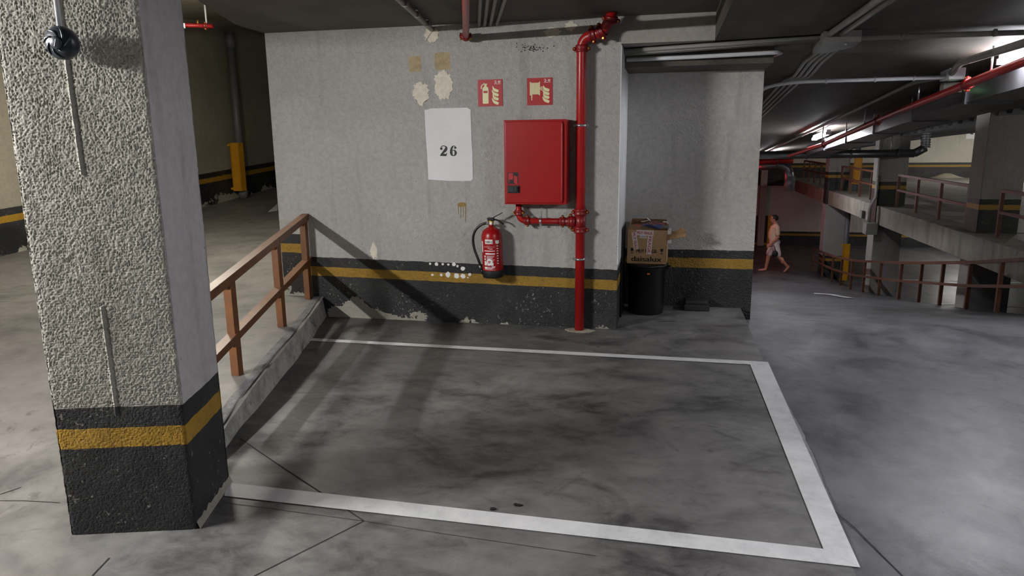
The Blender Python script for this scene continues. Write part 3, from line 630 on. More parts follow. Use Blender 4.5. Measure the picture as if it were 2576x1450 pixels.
# ------------------------------------------------------------------ fire extinguisher
ex = thing('fire_extinguisher', 'red fire extinguisher with black hose hanging low on the back wall', 'extinguisher')
ey = 5.515; eb = ony(1241, 697, ey); et = ony(1236, 575, ey); eax = V((et.x - eb.x, 0, et.z - eb.z)).normalized(); er = 0.083
L = (et - eb).length
ez = lambda h: eb + eax * h
MB().lathe([(0, .045), (er * .97, .045), (er, .06), (er, L - .075), (er * .97, L - .045), (er * .82, L - .015), (er * .5, L + .005), (er * .26, L + .012), (er * .24, L + .03), (0, L + .03)], eb, 32, eax).build('cylinder', 'red', ex)
MB().lathe([(0, 0.0), (er * .93, 0.0), (er * 1.03, .008), (er * 1.03, .055), (er * 1.01, .062), (0, .062)], eb, 32, eax).build('base_skirt', 'black_m', ex)
vt = ez(L + .03); MB().lathe([(0, 0), (.016, 0), (.02, .01), (.02, .03), (.014, .04), (0, .042)], vt, 16, eax).build('valve', 'brass', ex)
MB().lathe([(0, 0), (.013, 0), (.013, .008), (0, .009)], vt + V((.004, -.019, .012)), 14, (0, -1, 0)).build('gauge', 'white', ex)
h0 = vt + V((-.012, -.004, .035))
MB().bar(h0 + V((-.012, 0, .0)), h0 + V((.105, 0, .062)), .02, .007).build('squeeze_lever', 'black', ex); MB().tube(smoothpath([h0 + V((-.02, 0, .012)), h0 + V((.02, 0, .012)), h0 + V((.075, 0, -.002)), h0 + V((.115, 0, -.03))]), .006, 8).build('carry_handle', 'black', ex); MB().box(h0 + V((-.015, -.012, -.004)), h0 + V((.04, .012, .024)), .004).build('handle_block', 'black', ex)
ep = lambda x, y: ony(x, y, ey)
hp = [vt + V((-.012, 0, .016)), ep(1212, 565), ep(1196, 580), ep(1190, 600), ep(1193, 625), ep(1202, 650), ep(1210, 672), ep(1214, 683)]
MB().tube(smoothpath(hp, 5), .0105, 10).build('hose', 'black', ex); MB().tube([hp[0], hp[0] + (hp[1] - hp[0]) * .4], .012, 10).build('hose_ferrule', 'steel', ex)
a, b = ep(1207, 668), ep(1210, 676); MB().tube([a, b], .013, 10).build('nozzle_ring', 'steel', ex); MB().tube([ep(1210, 676), ep(1217, 690)], [.013, .016], 10).build('nozzle', 'black', ex)
side_e = V((1, 0, 0)); 
def ecyl(u, v, w):   # u metres around (0 = facing the camera), v metres above the base
    a = u / er - 0.05; return ez(v) + V((math.sin(a), -math.cos(a), 0)) * (er + .0012 + w)
def epatch(mb, u0, v0, u1, v1, w=0.0):
    k = max(1, int(abs(u1 - u0) / .012)); mb.grid(lambda u, v: ecyl(u, v, w), np.linspace(u0, u1, k + 1), [v0, v1], True)
m = MB(); epatch(m, -.035, L - .115, .03, L - .08); lb = m.build('barcode_label', 'white', ex, fix=False)
m = MB()
for k in range(12): epatch(m, -.03 + k * .0035, L - .108, -.03 + k * .0035 + random.choice((.001, .002)), L - .09, .0006)
for k in range(3): epatch(m, .016, L - .107 + k * .006, .027, L - .104 + k * .006, .0006)
m.build('barcode', 'ink', lb, fix=False)
m = MB(); top_ = L - .14
epatch(m, -.078, .21, -.062, .3); epatch(m, .052, .285, .085, .31)
epatch(m, -.05, top_, .045, top_ + .002); epatch(m, -.045, top_ - .035, .045, top_ - .029); epatch(m, -.035, top_ - .06, .045, top_ - .05)
for k in range(5): epatch(m, -.025, top_ - .075 - k * .01, .04 - .008 * (k % 3), top_ - .071 - k * .01)
for k in range(3): epatch(m, -.048, top_ - .085 - k * .022, -.034, top_ - .07 - k * .022); epatch(m, -.02 + k * .028 - .028, top_ - .15, .002 + k * .028 - .028, top_ - .125)
for k in range(3): epatch(m, -.05, top_ - .165 - k * .007, .04 - .02 * (k == 2), top_ - .162 - k * .007)
for k in range(9): epatch(m, .06, .12 + k * .02, .075, .128 + k * .02)
epatch(m, .015, .095, .045, .1); epatch(m, -.05, .07, .045, .072); epatch(m, -.045, .08, -.025, .095)
m.build('printed_label', 'white', ex, 'white instruction print', fix=False)
m = MB(); m.add([ecyl(p[0], p[1], .0004) for p in circle(-.002, .135, .026, 20)], [tuple(range(20))]); m.add([ecyl(p[0], p[1], .0009) for p in circle(-.002, .135, .0255, 20)], [tuple(range(20))]); m.build('logo_disc', 'white', ex, fix=False)
m = MB(); put_text(m, '3F', -.018, .124, .022, lambda u, v, w: ecyl(u, v, .0015), bold=.0008); m.build('logo_text', 'sign_red', ex, fix=False)
m = MB(); m.flat(stroke([(-.01, top_ - .012), (-.004, top_ - .006), (.004, top_ - .014), (.008, top_ - .02)], [.003] * 4), lambda u, v, w: ecyl(u, v, .0008)); epatch(m, .01, top_ - .018, .028, top_ - .013); m.build('maker_mark', 'white', ex, fix=False)
MB().box((ez(L * .8).x - .02, ey + er * .7, ez(L * .8).z - .02), (ez(L * .8).x + .02, YW, ez(L * .8).z + .03)).build('wall_hook', 'steel', ex)

# ------------------------------------------------------------------ niche: bin, carton, panel, bait box
bc = onz(1612, 778); bc = V((-0.15, 6.28, 0)); br0, br1 = 0.15, 0.168; bh = ony(1620, 668, 6.12).z
bin_ = thing('rubbish_bin', 'round black plastic bin with lid standing in the niche', 'bin')
MB().lathe([(0, 0), (br0, 0), (br0 + .004, .01), (br1 - .004, bh - .05), (br1 + .002, bh - .045), (br1 + .002, bh - .02), (br1, bh - .01), (0, bh - .01)], bc, 36).build('body', 'black', bin_)
MB().lathe([(0, bh - .025), (br1 + .018, bh - .025), (br1 + .02, bh - .008), (br1 + .006, bh + .002), (br1 - .02, bh + .006), (br1 - .03, bh + .0), (0, bh + .0)], bc, 36).build('lid', 'black', bin_)
for s_ in (1,): MB().tube(bend([bc + V((s_ * (br1), -.05, bh - .04)), bc + V((s_ * (br1 + .035), -.05, bh - .035)), bc + V((s_ * (br1 + .035), .05, bh - .035)), bc + V((s_ * br1, .05, bh - .04))], .02), .008, 8).build('side_handle', 'black', bin_)
a_ = math.radians(-100 + 26); p = bc + V((.02, -br1 + .001, bh - .073)); MB().box((p.x - .012, p.y - .002, p.z - .007), (p.x + .012, p.y + .004, p.z + .007), .003).build('sticker', 'orange', bin_, 'small orange sticker')
pan = MB(); pr = [(6.02, 0), (6.42, 0), (6.42, .74), (6.40, .77), (6.06, .775), (6.03, .76), (6.02, .73)]
pan.prism(pr, XN + .005, XN + .016, lambda u, v, w: (w + .03 * (1 - v / .8) * 0 + .0, u, v)); pan.build('plastic_panel', 'black', label='black plastic panel standing on edge against the niche side behind the bin', cat='panel')
# carton
cart = thing('cardboard_carton', 'open brown cardboard carton with red fragile tape resting on the black bin', 'carton')
cw, cd_, ch = 0.335, 0.24, 0.315; cz = bh + 0.006; ca = math.radians(-3); cc = V((-0.152, 6.16, cz))
def cb(u, v, w): return (cc.x + u * math.cos(ca) - v * math.sin(ca), cc.y + u * math.sin(ca) + v * math.cos(ca), cc.z + w)
def cbox(m, a, b):
    k = MB().box(a, b); m.add([cb(*p) for p in k.v], k.f); return m
th = .004
for nm, a, b in (('front_panel', (-cw / 2, -.0, 0), (cw / 2, th, ch - .02)), ('back_panel', (-cw / 2, cd_ - th, 0), (cw / 2, cd_, ch)), ('side_panel', (-cw / 2, 0, 0), (-cw / 2 + th, cd_, ch)), ('side_panel', (cw / 2 - th, 0, 0), (cw / 2, cd_, ch - .03)), ('bottom_panel', (-cw / 2, 0, 0), (cw / 2, cd_, th))):
    cbox(MB(), a, b).build(nm, 'card', cart)
def flap(pts, mat='card_in'):
    m = MB(); n2 = (V(pts[1]) - V(pts[0])).cross(V(pts[2]) - V(pts[0])).normalized() * .004
    q = [cb(*p) for p in pts] + [cb(*(V(p) + n2)) for p in pts]; n = len(pts)
    m.add(q, [tuple(range(n)), tuple(range(2 * n - 1, n - 1, -1))] + [(i, (i + 1) % n, n + (i + 1) % n, n + i) for i in range(n)]); return m.build('flap', mat, cart)
hw = cw / 2
flap([(hw, .0, ch - .10), (hw, .1, ch - .04), (hw + .15, .1, ch - .035), (hw + .16, .06, ch - .055), (hw + .15, .0, ch - .07)]); flap([(hw + .055, .07, ch - .045), (hw + .11, .07, ch + .0), (hw + .165, .08, ch - .025), (hw + .1, .07, ch - .06)])
flap([(-hw, cd_, ch), (hw, cd_, ch), (hw - .02, cd_ - .05, ch + .055), (-hw + .02, cd_ - .05, ch + .06)])
flap([(-hw, .0, ch - .03), (-hw, cd_, ch), (-hw + .02, cd_, ch + .045), (-hw + .02, .03, ch + .03)]); flap([(-hw, 0.0, ch - .02), (-hw + .22, .0, ch - .02), (-hw + .2, .09, ch + .01), (-hw + .02, .1, ch + .01)])
ff = lambda u, v, w: cb(u, -.0012 - w, v)
m = MB(); put_text(m, 'daisalux', -.128, .022, .045, ff, .255, .0022); m.build('print', 'ink', cart, 'black printed maker name')
m = MB(); put_text(m, 'MUY FRAGIL', -.085, .098, .030, ff, .175, .0012); m.build('print', 'ink', cart, 'black printed warning')
for u in (-.125, .128):
    m = MB(); m.flat([(u - .012, .135), (u + .012, .135), (u + .012, .120), (u + .006, .110), (u - .006, .110), (u - .012, .120)], ff); m.flat(rect(u - .0018, .094, u + .0018, .111), ff); m.flat(rect(u - .011, .09, u + .011, .095), ff); m.build('glass_symbol', 'ink', cart)
def tape(path, words, wd=.042, size=.025, rot=True):
    """strip of white tape with red letters on the carton front"""
    a, b = V(path[0]), V(path[1]); d = (b - a).normalized(); n2 = V((-d.y, d.x)); ln = (b - a).length
    m = MB(); m.flat([tuple(a - n2 * wd / 2), tuple(b - n2 * wd / 2), tuple(b + n2 * wd / 2), tuple(a + n2 * wd / 2)], ff, .0008); tp_ = m.build('tape', 'tape', cart, 'white tape printed in red')
    m = MB(); put_text(m, words, .006, -size / 2, size, lambda u, v, w: ff((a + d * u + n2 * v).x, (a + d * u + n2 * v).y, .0016), ln - .012, .0008); m.build('tape_print', 'tape_red', tp_)
tape([(.028, .245), (.018, .085)], 'FRAGIL'); tape([(-.112, .275), (-.09, .125)], 'MUY FRAG', .04); tape([(-.09, .272), (.055, .268)], 'MUY FRAGIL', .045, .026)
m = MB(); m.flat(rect(-.06, .225, -.005, .25), ff, .002); m.build('barcode_label', 'white', cart)
m = MB()
for k in range(14): m.flat(rect(-.056 + k * .0034, .229, -.0545 + k * .0034, .246), ff, .0026)
m.build('barcode', 'ink', cart)
# loose tape curls and clear film in the carton mouth
for k, (u, v, z) in enumerate(((-.12, .03, ch + .02), (-.06, .16, ch + .045), (.04, .05, ch + .035), (.1, .12, ch + .03))):
    m = MB(); pts = smoothpath([(u + random.uniform(-.03, .03) + j * .02, v + random.uniform(-.02, .02), z + random.uniform(-.012, .018)) for j in range(5)], 4)
    m.grid(lambda i, s_: cb(pts[int(i)][0], pts[int(i)][1] + s_ * .022, pts[int(i)][2] + .006 * s_), range(len(pts)), (-.5, .5)); m.build('tape_curl', 'tape_red' if k % 2 == 0 else 'tape', cart, fix=False)
m = MB(); m.grid(lambda u, v: cb(-.05 + u * .26, .01 + v * .2, ch - .015 + .06 * math.sin(math.pi * min(1, u + .1)) * math.sin(math.pi * (v * .8 + .15)) + .016 * noise.noise((u * 7, v * 7, 2))), np.linspace(0, 1, 16), np.linspace(0, 1, 12)); m.build('clear_film', 'film', cart, 'crumpled clear plastic film', fix=False)
m = MB(); m.grid(lambda u, v: cb(-.04 + u * .16, .0 + v * .05, ch + .012 + .018 * math.sin(u * 5 + v * 3)), np.linspace(0, 1, 10), np.linspace(0, 1, 5)); m.build('film_print', 'blue', cart, fix=False)
m = MB(); cbox(m, (hw + .002, .06, ch - .14), (hw + .03, .15, ch - .04)); m.build('paper_sheets', 'white', cart)
p = onz(1750, 771); bb = thing('bait_box', 'low black plastic bait box on the niche floor against the wall', 'box')
x0b, x1b = onz(1719, 772).x, onz(1781, 772).x
MB().box((x0b, 6.36, 0), (x1b, 6.53, .055), .008).build('base', 'black_m', bb); MB().box((x0b + .012, 6.375, .05), (x1b - .008, 6.528, .09), .012).build('lid', 'black_m', bb)
for k, (x, y) in enumerate(((1240, 1283), (1302, 1273))):
    p = onz(x, y); m = MB(); m.prism([(p.x + q[0], p.y + q[1]) for q in blob(0, 0, .014 + .004 * k, .009, 90 + k, 12, .5)], .001, .007); m.build('debris', 'black_m', label=('curled dark scrap lying on the bay floor', 'small dark crumb on the bay floor beside the curled scrap')[k], cat='debris')

# ------------------------------------------------------------------ pipes and conduits over the bay
def conduit(name, label, paths, r, mat, cat='conduit', saddles=(), rb=.08, group=None):
    t_ = thing(name, label, cat, group)
    for P in paths: MB().tube(bend(P, rb), r, 10).build('tube', mat, t_)
    for p, w_, ax in saddles:
        p = V(p); MB().lathe([(r, -.008), (r * 1.35, -.008), (r * 1.35, .008), (r, .008)], p, 12, ax).build('saddle', mat, t_)
    return t_
def zc(x, y, z): q = onz(x, y, z); return (q.x, q.y, z)
d0_, d1_ = V(zc(1010, 0, 2.375)), V(zc(1095, 78, 2.375)); dd = (d1_ - d0_).normalized()
conduit('grey_conduit', 'single thick grey conduit crossing the bay ceiling to the back wall', [[d0_ - dd * 3, V((d1_.x, YW, 2.375))]], .02, 'conduit', saddles=[(d0_ + dd * k, 0, dd) for k in (.1, .5, .9)])
bund = []
for k, (xa, xb) in enumerate(((1208, 1205), (1226, 1219), (1245, 1233), (1268, 1248))):
    a, b = V(zc(xa, 5, 2.388)), V(zc(xb, 66, 2.388)); d = (b - a).normalized(); bund.append([a - d * 3, b])
conduit('conduit_bundle', 'bundle of four thin grey conduits running along the bay ceiling', bund, .013, 'conduit')
sp = thing('sprinkler_pipe', 'faded red sprinkler pipe under the bay ceiling ending at the back wall', 'pipe')
pe = ony(1172, 92, 5.52); ps_ = onz(1172, -30, pe.z + .02); MB().tube([ps_ + (ps_ - pe) * 1.2, pe], .024, 14).build('tube', 'red_pipe', sp)
coupling(pe + V((0, -.01, 0)), (pe - ps_), .026, sp, side=(1, 0, 0)); MB().lathe([(.02, 0), (.032, .01), (.03, .05), (0, .06)], pe, 14, (pe - ps_)).build('end_cap', 'red_dark', sp)
# left ramp: red branch pipe with valve, drain pipe with guard
lp = thing('valve_pipe', 'short red pipe with brass valve and hanger high over the left ramp', 'pipe')
a, b = atd(380, 60, 8.0), atd(536, 66, 8.0); MB().tube([a, b], .022, 12).build('tube', 'red_pipe', lp); coupling(b - (b - a).normalized() * .08, b - a, .024, lp, side=(0, 0, 1))
q = atd(498, 62, 8.0); MB().tube([q, q + V((0, 0, .05))], .012, 8).build('valve', 'brass', lp); q = atd(520, 66, 8.0); MB().tube([q, V((q.x, q.y, 2.9 + .115 * (q.y - 5.6)))], .01, 8).build('hanger_rod', 'tube_white', lp)
dp = thing('drain_pipe', 'grey vertical drain pipe on the left ramp wall', 'pipe')
base = V((-7.45, 11.55, zl_prof(11.55))); topd = V((-7.45, 11.55, 3.4))
MB().tube([base, topd], .066, 16).build('tube', 'pvc', dp); MB().lathe([(.066, 0), (.08, 0), (.08, .12), (.066, .12)], base + V((0, 0, .02)), 16).build('socket', 'pvc', dp); MB().lathe([(.066, 0), (.08, 0), (.08, .25), (.066, .25)], V((-7.45, 11.55, 3.15)), 16).build('socket', 'pvc', dp)
def guard(c, z0, z1, label, wd=.2):
    t_ = thing('pipe_guard', label, 'pipe guard'); x, y = c
    MB().box((x - wd / 2, y - .16, z0), (x + wd / 2, y - .145, z1)).build('front_plate', 'yellow', t_)
    for s_ in (-1, 1): MB().box((x + s_ * wd / 2 - .006, y - .16, z0), (x + s_ * wd / 2 + .006, y - .02, z1)).build('side_plate', 'yellow', t_)
    for z in (z0 + .04, z1 - .04): MB().box((x - wd / 2 - .1, y - .135, z - .02), (x + wd / 2, y - .12, z + .02)).build('bracket', 'yellow', t_)
    return t_
guard((-7.45, 11.55), base.z + .14, base.z + .98, 'yellow steel guard around the drain pipe on the left ramp', .165)

# ------------------------------------------------------------------ conduits under the right ceiling
zz = 2.17
P = []
for k in range(5): P.append([(XN + .01, 6.0 - k * .035, 2.185 - (k % 2) * .012), (0.2, 5.85 - k * .035, 2.185 - (k % 2) * .012), (1.06, 5.66 - k * .03, 2.19)])
conduit('conduit_bundle', 'flat bundle of grey conduits under the lintel of the niche', P, .016, 'conduit')
conduit('bent_conduit', 'pale conduit bending round the top corner of the niche', [[(XN + .02, 5.98, 2.13), (0.2, 5.93, 2.13), (.82, 5.86, 2.135), (XP + .03, 6.5, 2.17), (XP + .03, 8.5, 2.05)]], .016, 'tube_white', rb=.12)
conduit('cross_conduit', 'grey conduit running from the cover box across the ramp ceiling', [[(1.15, 5.57, 2.18), (2.3, 5.62, 2.18), (4.2, 5.65, 2.18)]], .019, 'conduit', saddles=[((x, 5.58, 2.18), 0, (1, 0, 0)) for x in (1.55, 2.12)])
conduit('cross_conduit', 'bright white conduit running across the ramp ceiling to the lamp junction', [[(.93, 8.7, 1.98), (.98, 7.95, 2.03), (1.2, 7.72, 2.05), (2.58, 7.8, 2.06)]], .02, 'tube_white', saddles=[((x, 7.72 + (x - 1.2) * .058, 2.05 + .007 * (x - 1.2)), 0, (1, .06, 0)) for x in (1.5, 1.95, 2.3)], rb=.2)
conduit('twin_conduit', 'pair of grey conduits running along the right ceiling toward the cover box', [[(.99, 0, 2.185), (1.02, 4.2, 2.185), (1.04, 5.5, 2.185)], [(1.05, 0, 2.185), (1.08, 4.3, 2.185), (1.12, 5.5, 2.185)]], .02, 'conduit')
P = []
for k in range(4): P.append([(1.1 + k * .035, 5.6, 2.17), (1.16 + k * .05, 7.0, 2.16), (1.2 + k * .05, 7.75, ceil_r(1, 7.75) - .03), (1.14 + k * .055, 7.95, ceil_r(1, 7.95) - .03), (1.17 + k * .055, 11, ceil_r(1, 11) - .03), (1.17 + k * .055, 14, ceil_r(1, 14) - .03)])
conduit('conduit_bundle', 'four grey conduits following the ramp ceiling beyond the cover box', P, .016, 'conduit')
cv = thing('cover_box', 'grey sheet cover box under the ramp ceiling where conduits meet', 'box')
m = MB(); m.prism([(1.0, 5.36), (1.24, 5.36), (1.26, 5.68), (1.16, 6.0), (1.05, 6.0)], 2.13, 2.205); m.build('cover', 'conduit_dark', cv)
MB().lathe([(0, -.012), (.012, -.012), (.012, 0), (0, .001)], (1.16, 5.42, 2.13), 10).build('screw', 'steel', cv)
jb = thing('junction_box', 'small white junction box on the ramp ceiling by the tube lamp', 'box'); MB().box((2.58, 7.7, 2.03), (2.72, 7.95, 2.14), .01).build('body', 'tube_white', jb)
exl = thing('exit_light', 'small grey emergency light with green glow by the junction box', 'light'); MB().box((2.66, 8.05, 1.93), (2.83, 8.17, 2.03), .01).build('housing', 'conduit', exl); MB().box((2.70, 8.04, 1.935), (2.75, 8.05, 1.95)).build('indicator', 'glow_green', exl)
conduit('lamp_conduit', 'grey conduit following the slope of the ramp ceiling along the lamps', [[(2.64, 7.95, 2.08), (2.45, 8.3, ceil_r(2.5, 8.3) - .04), (2.45, 13, ceil_r(2.5, 13) - .04), (2.45, 20, ceil_r(2.5, 20) - .04), (2.45, 22.6, ceil_r(2.5, 22.6) - .04)]], .022, 'conduit')
conduit('lamp_conduit', 'short grey conduit from the junction box toward the near tube lamp', [[(2.6, 7.7, 2.09), (2.42, 7.0, 2.12), (2.3, 4.8, 2.12)]], .03, 'conduit')
rp = thing('sprinkler_main', 'long red sprinkler pipe hung under the sloping ramp ceiling', 'pipe')
sz = lambda y: ceil_r(2.5, y) - .2 - .016 * max(0, y - 6)
MB().tube([(2.5, 3.5, 2.06), (2.5, 6.0, 2.03), (2.53, 9, sz(9)), (2.56, 13, sz(13)), (2.56, 16.5, ceil_r(2.5, 16.5) - .30)], .035, 12).build('tube', 'red_pipe', rp)
coupling((2.51, 7.05, 1.945), (0, 1, -.1), .037, rp, side=(0, 0, 1), ln=.09); coupling((2.54, 9.8, sz(9.8)), (0, 1, -.1), .037, rp, side=(0, 0, 1)); coupling((2.56, 13.0, sz(13.0)), (0, 1, -.1), .037, rp, side=(0, 0, 1))
for y in (6.65, 8.35, 10.4, 13.0): MB().tube([(2.53, y, sz(y)), (2.53, y, ceil_r(2.5, y))], .009, 8).build('hanger_rod', 'steel', rp)
rd = thing('air_duct', 'long rectangular galvanised air duct hung beside the red sprinkler pipe', 'duct')
dy = [6.3, 8.0, 9.6, 11.2, 12.8, 14.4, 16.2]
for a, b in zip(dy, dy[1:]):
    m = MB(); q = []
    for y in (a + .01, b - .01):
        zt_ = ceil_r(2.9, y) - .08 - .006 * (y - 6); q += [(2.85, y, zt_ - .2), (3.25, y, zt_ - .2), (3.25, y, zt_), (2.85, y, zt_)]
    m.add(q, [(3, 2, 1, 0), (4, 5, 6, 7), (0, 1, 5, 4), (1, 2, 6, 5), (2, 3, 7, 6), (3, 0, 4, 7)]); m.build('duct_section', 'galv', rd)
for y in dy[1:-1]:
    zt_ = ceil_r(2.9, y) - .08 - .006 * (y - 6); MB().box((2.835, y - .02, zt_ - .215), (3.265, y + .02, zt_ + .015)).build('flange', 'galv', rd); MB().tube([(2.845, y, zt_), (2.845, y, ceil_r(2.85, y))], .008, 6).build('hanger_rod', 'steel', rd)
# round duct far down the ramp
ro = thing('round_duct', 'shiny round duct crossing the far end with a turned-up elbow', 'duct')
yD = 16.9
a = ony(1890, 391, yD); b = ony(2300, 386, yD); c = ony(2328, 372, yD); d = ony(2330, 335, yD)
MB().tube([a, b], .088, 18).build('duct_section', 'galv', ro); MB().tube([b, c], .088, 18).build('elbow', 'galv', ro)
m = MB(); pp = [c + (d - c) * (i / 24) for i in range(25)]; m.tube(pp, [.098 if i % 4 < 2 else .085 for i in range(25)], 18); m.build('flexible_section', 'steel', ro)
for f_ in (.35, .62, .9): q = a + (b - a) * f_; MB().lathe([(.088, -.02), (.1, -.02), (.1, .02), (.088, .02)], q, 18, (b - a)).build('joint_ring', 'galv', ro)
q = a + (b - a) * .86; MB().tube([q, V((q.x, q.y, ceil_r(q.x, q.y)))], .01, 6).build('hanger_rod', 'steel', ro)
eb_ = thing('elbow_duct', 'galvanised duct elbow turning down the far wall', 'duct')
a = ony(1905, 416, 23.8); b = ony(1985, 416, 23.8); c = ony(1985, 480, 23.8); MB().tube(bend([a, b, c], .35, 8), .15, 18).build('elbow', 'galv', eb_); MB().tube([c + V((0, 0, .45)), c], .165, 18).build('sleeve', 'pvc', eb_)
rf = thing('fire_pipe', 'red fire pipe along the top of the far wall', 'pipe'); a = ony(1890, 406, 22.9); b = ony(1995, 405, 22.9); MB().tube([a, b], .07, 12).build('tube', 'red', rf); coupling(a + (b - a) * .6, b - a, .07, rf, side=(0, 0, 1), ln=.1)

# ------------------------------------------------------------------ pillars, deck edge beam, railings on the right
MB().box((4.62, 4.0, -0.4), (5.1, YF, 0.004)).build('deck_edge_beam', 'beam', label='long stained concrete edge beam carrying the upper deck', cat='beam')
def pillar(x0, x1, y0, y1, lab, low='pillar_low', uz=None):
    t_ = thing('concrete_pillar', lab, 'column')
    MB().box((x0, y0, -0.41), (x1, y1, ceil_r((x0 + x1) / 2, y0) + .05), .012).build('upper_shaft', 'pillar_up', t_)
    MB().box((x0, y0, ZLOW), (x1, y1, -0.39), .012).build('lower_shaft', low, t_); return t_
k3 = pillar(4.80, 5.38, 12.45, 12.95, 'grey concrete pillar on the deck edge with banded foot beside the handrail end')
k2 = pillar(4.60, 5.18, 17.3, 17.8, 'grey concrete pillar on the deck edge with conduits down its corner')
k1 = pillar(4.58, 5.14, 22.3, 22.8, 'pinkish concrete pillar on the deck edge with a grey drain pipe', 'pillar_low_striped')
def deck_rail(ya, yb, ny, lab, xr=4.9):
    yy_ = np.linspace(ya, yb, ny); rail_thing('handrail', lab, [((xr, y, 0.0), .7) for y in yy_], [(xr, ya - .03, .7), (xr, yb + .03, .7)], [(xr, ya, .38), (xr, yb, .38)], 'rail_dark', .05, .055)
deck_rail(8.0, 11.95, 5, 'brown steel handrail on the deck edge running toward the near pillar'); deck_rail(13.15, 16.9, 4, 'brown steel handrail on the deck edge between the banded pillar and the conduit pillar'); deck_rail(17.95, 22.1, 5, 'orange-brown handrail on the deck edge between the conduit pillar and the drain pipe pillar'); deck_rail(23.0, 28.0, 6, 'far brown handrail on the deck edge behind the drain pipe pillar')
ys_ = [7.6, 8.6, 9.6, 10.55, 11.53, 12.56, 13.53, 14.6, 15.9, 17.1, 18.2, 19.2, 20.2, 21.4, 22.85]
T = [(4.43, y, zr_prof(y) + .71) for y in ys_]; Mr = [(4.43, y, zr_prof(y) + .36) for y in ys_]
rail_thing('handrail', 'dark brown steel handrail along the edge of the descending ramp', [((4.43, y, zr_prof(y)), zr_prof(y) + .71) for y in ys_], T, Mr, 'rail_dark', .05, .055)
# conduits and boxes on the middle pillar
cx_ = 4.55
pc = thing('conduit_bundle', 'grey conduits running down the corner of the pillar to a box', 'conduit')
for k in range(3): MB().tube([(cx_ + .02 + .01, 17.28 - k * .05 + .05, ceil_r(4.5, 17.3)), (cx_ + .02, 17.28 - k * .05 + .05, .2), (cx_ - .09 - .0 * k, 17.28 - k * .05, .0), (cx_ - .09, 17.28 - k * .05, -.38)], .02, 8).build('tube', 'conduit', pc)
pb = thing('junction_box', 'grey junction box on the beam at the conduit pillar', 'box'); MB().box((4.36, 17.0, -.62), (4.6, 17.3, -.36), .015).build('body', 'conduit', pb)
pb2 = thing('junction_box', 'small dark switch box on the beam beside the conduit pillar', 'box'); MB().box((4.54, 18.2, -.38), (4.62, 18.4, -.2), .01).build('body', 'conduit_dark', pb2)
# drain pipe and guards at the far pillar
dpp = thing('drain_pipe', 'grey drain pipe standing beside the pinkish pillar on the lower level', 'pipe'); MB().tube([(5.17, 22.15, ZLOW), (5.17, 22.15, -.4)], .068, 14).build('tube', 'pvc', dpp)
guard((5.17, 22.15), ZLOW + .02, ZLOW + 1.1, 'yellow steel guard on the lower level drain pipe', .165); dq = thing('drain_pipe', 'pale drain pipe behind the yellow guard on the upper deck', 'pipe'); MB().tube([(5.3, 22.2, 0), (5.3, 22.2, ceil_r(5.3, 22.2) - .03)], .07, 14).build('tube', 'pvc', dq)
guard((5.3, 22.2), .2, 1.0, 'yellow steel guard standing on the upper deck beside the far pillar', .18)
# number panel on the far deck wall
np_ = ony(2442, 334, YF - .01); m = MB(); m.box((np_.x - .14, YF - .012, np_.z - .22), (np_.x + .3, YF - .002, np_.z + .2)); pn = m.build('number_panel', 'white', wall_far, 'white number panel on the far deck wall')
m = MB()
for pl in digit_polys('2'): m.flat([(np_.x - .02 + p[0] * .16, np_.z - .06 + p[1] * .16) for p in pl], lambda u, v, w: (u, YF - .016, v))
m.build('digit', 'ink', pn)
# doorway frame behind the walking person
dr = thing('door_frame', 'dark doorway with yellow frame at the far end behind the walking person', 'doorway')
xa, xb = ony(1893, 600, YF - .02).x, ony(1930, 600, YF - .02).x
MB().box((xa, YF - .06, ZLOW), (xb, YF - .01, ZLOW + 1.15)).build('door_leaf', 'wood_dark', dr)
MB().box((xb - .02, YF - .08, ZLOW), (xb + .12, YF - .01, ZLOW + 1.15)).build('jamb', 'yellow', dr); MB().box((xa, YF - .08, ZLOW), (xb, YF - .01, ZLOW + .07)).build('sill', 'yellow', dr)
q = ony(1918, 480, YF); MB().box((q.x - .12, YF - .35, ZLOW), (q.x + .12, YF, .9)).build('wall_pilaster', 'wall_plain', kind='structure')

# ------------------------------------------------------------------ fluorescent lamps
def lamp(label, a, b, glow, tubes=2, wd=.16, drop=0.0, refl=True, group=None):
    t_ = thing('fluorescent_lamp', label, 'lamp', group); a, b = V(a), V(b); d = (b - a).normalized(); sd = d.cross(V((0, 0, 1))).normalized()
    MB().bar(a + V((0, 0, .04)), b + V((0, 0, .04)), wd if refl else .06, .05).build('housing', 'tube_white', t_)
    for k in range(tubes):
        o = sd * ((k - (tubes - 1) / 2) * .07); MB().tube([a + o + d * .03, b + o - d * .03], .015, 10).build('tube', glow, t_)
    for e, s_ in ((a, 1), (b, -1)): MB().bar(e, e + d * s_ * .03, wd if refl else .09, .05).build('end_cap', 'tube_white', t_)
    MB().tube([(a + b) / 2 + V((0, 0, .06)), (a + b) / 2 + V((0, 0, .06 + drop))], .008, 6).build('hanger_rod', 'steel', t_); return t_
lamp('bright twin-tube lamp over the left ramp beside the stucco column', (-4.10, .32, 2.24), (-4.42, 1.47, 2.24), 'glow_left', 1, .4, .6)
lamp('exposed tube lamp farther up the left ramp', (-4.75, 5.7, 2.62), (-4.75, 6.55, 2.66), 'glow_left_rear', 2, .2, .28, False)
lamp('exposed tube lamp under the ceiling at the top of the ramp', (2.72, 5.7, 2.12), (2.72, 6.95, 2.11), 'glow_ramp', 2, .1, .03, False)
lamp('exposed tube lamp under the ceiling half way down the ramp', (2.66, 13.2, ceil_r(2.6, 13.2) - .12), (2.66, 14.4, ceil_r(2.6, 14.4) - .12), 'glow_ramp', 2, .1, .03, False)
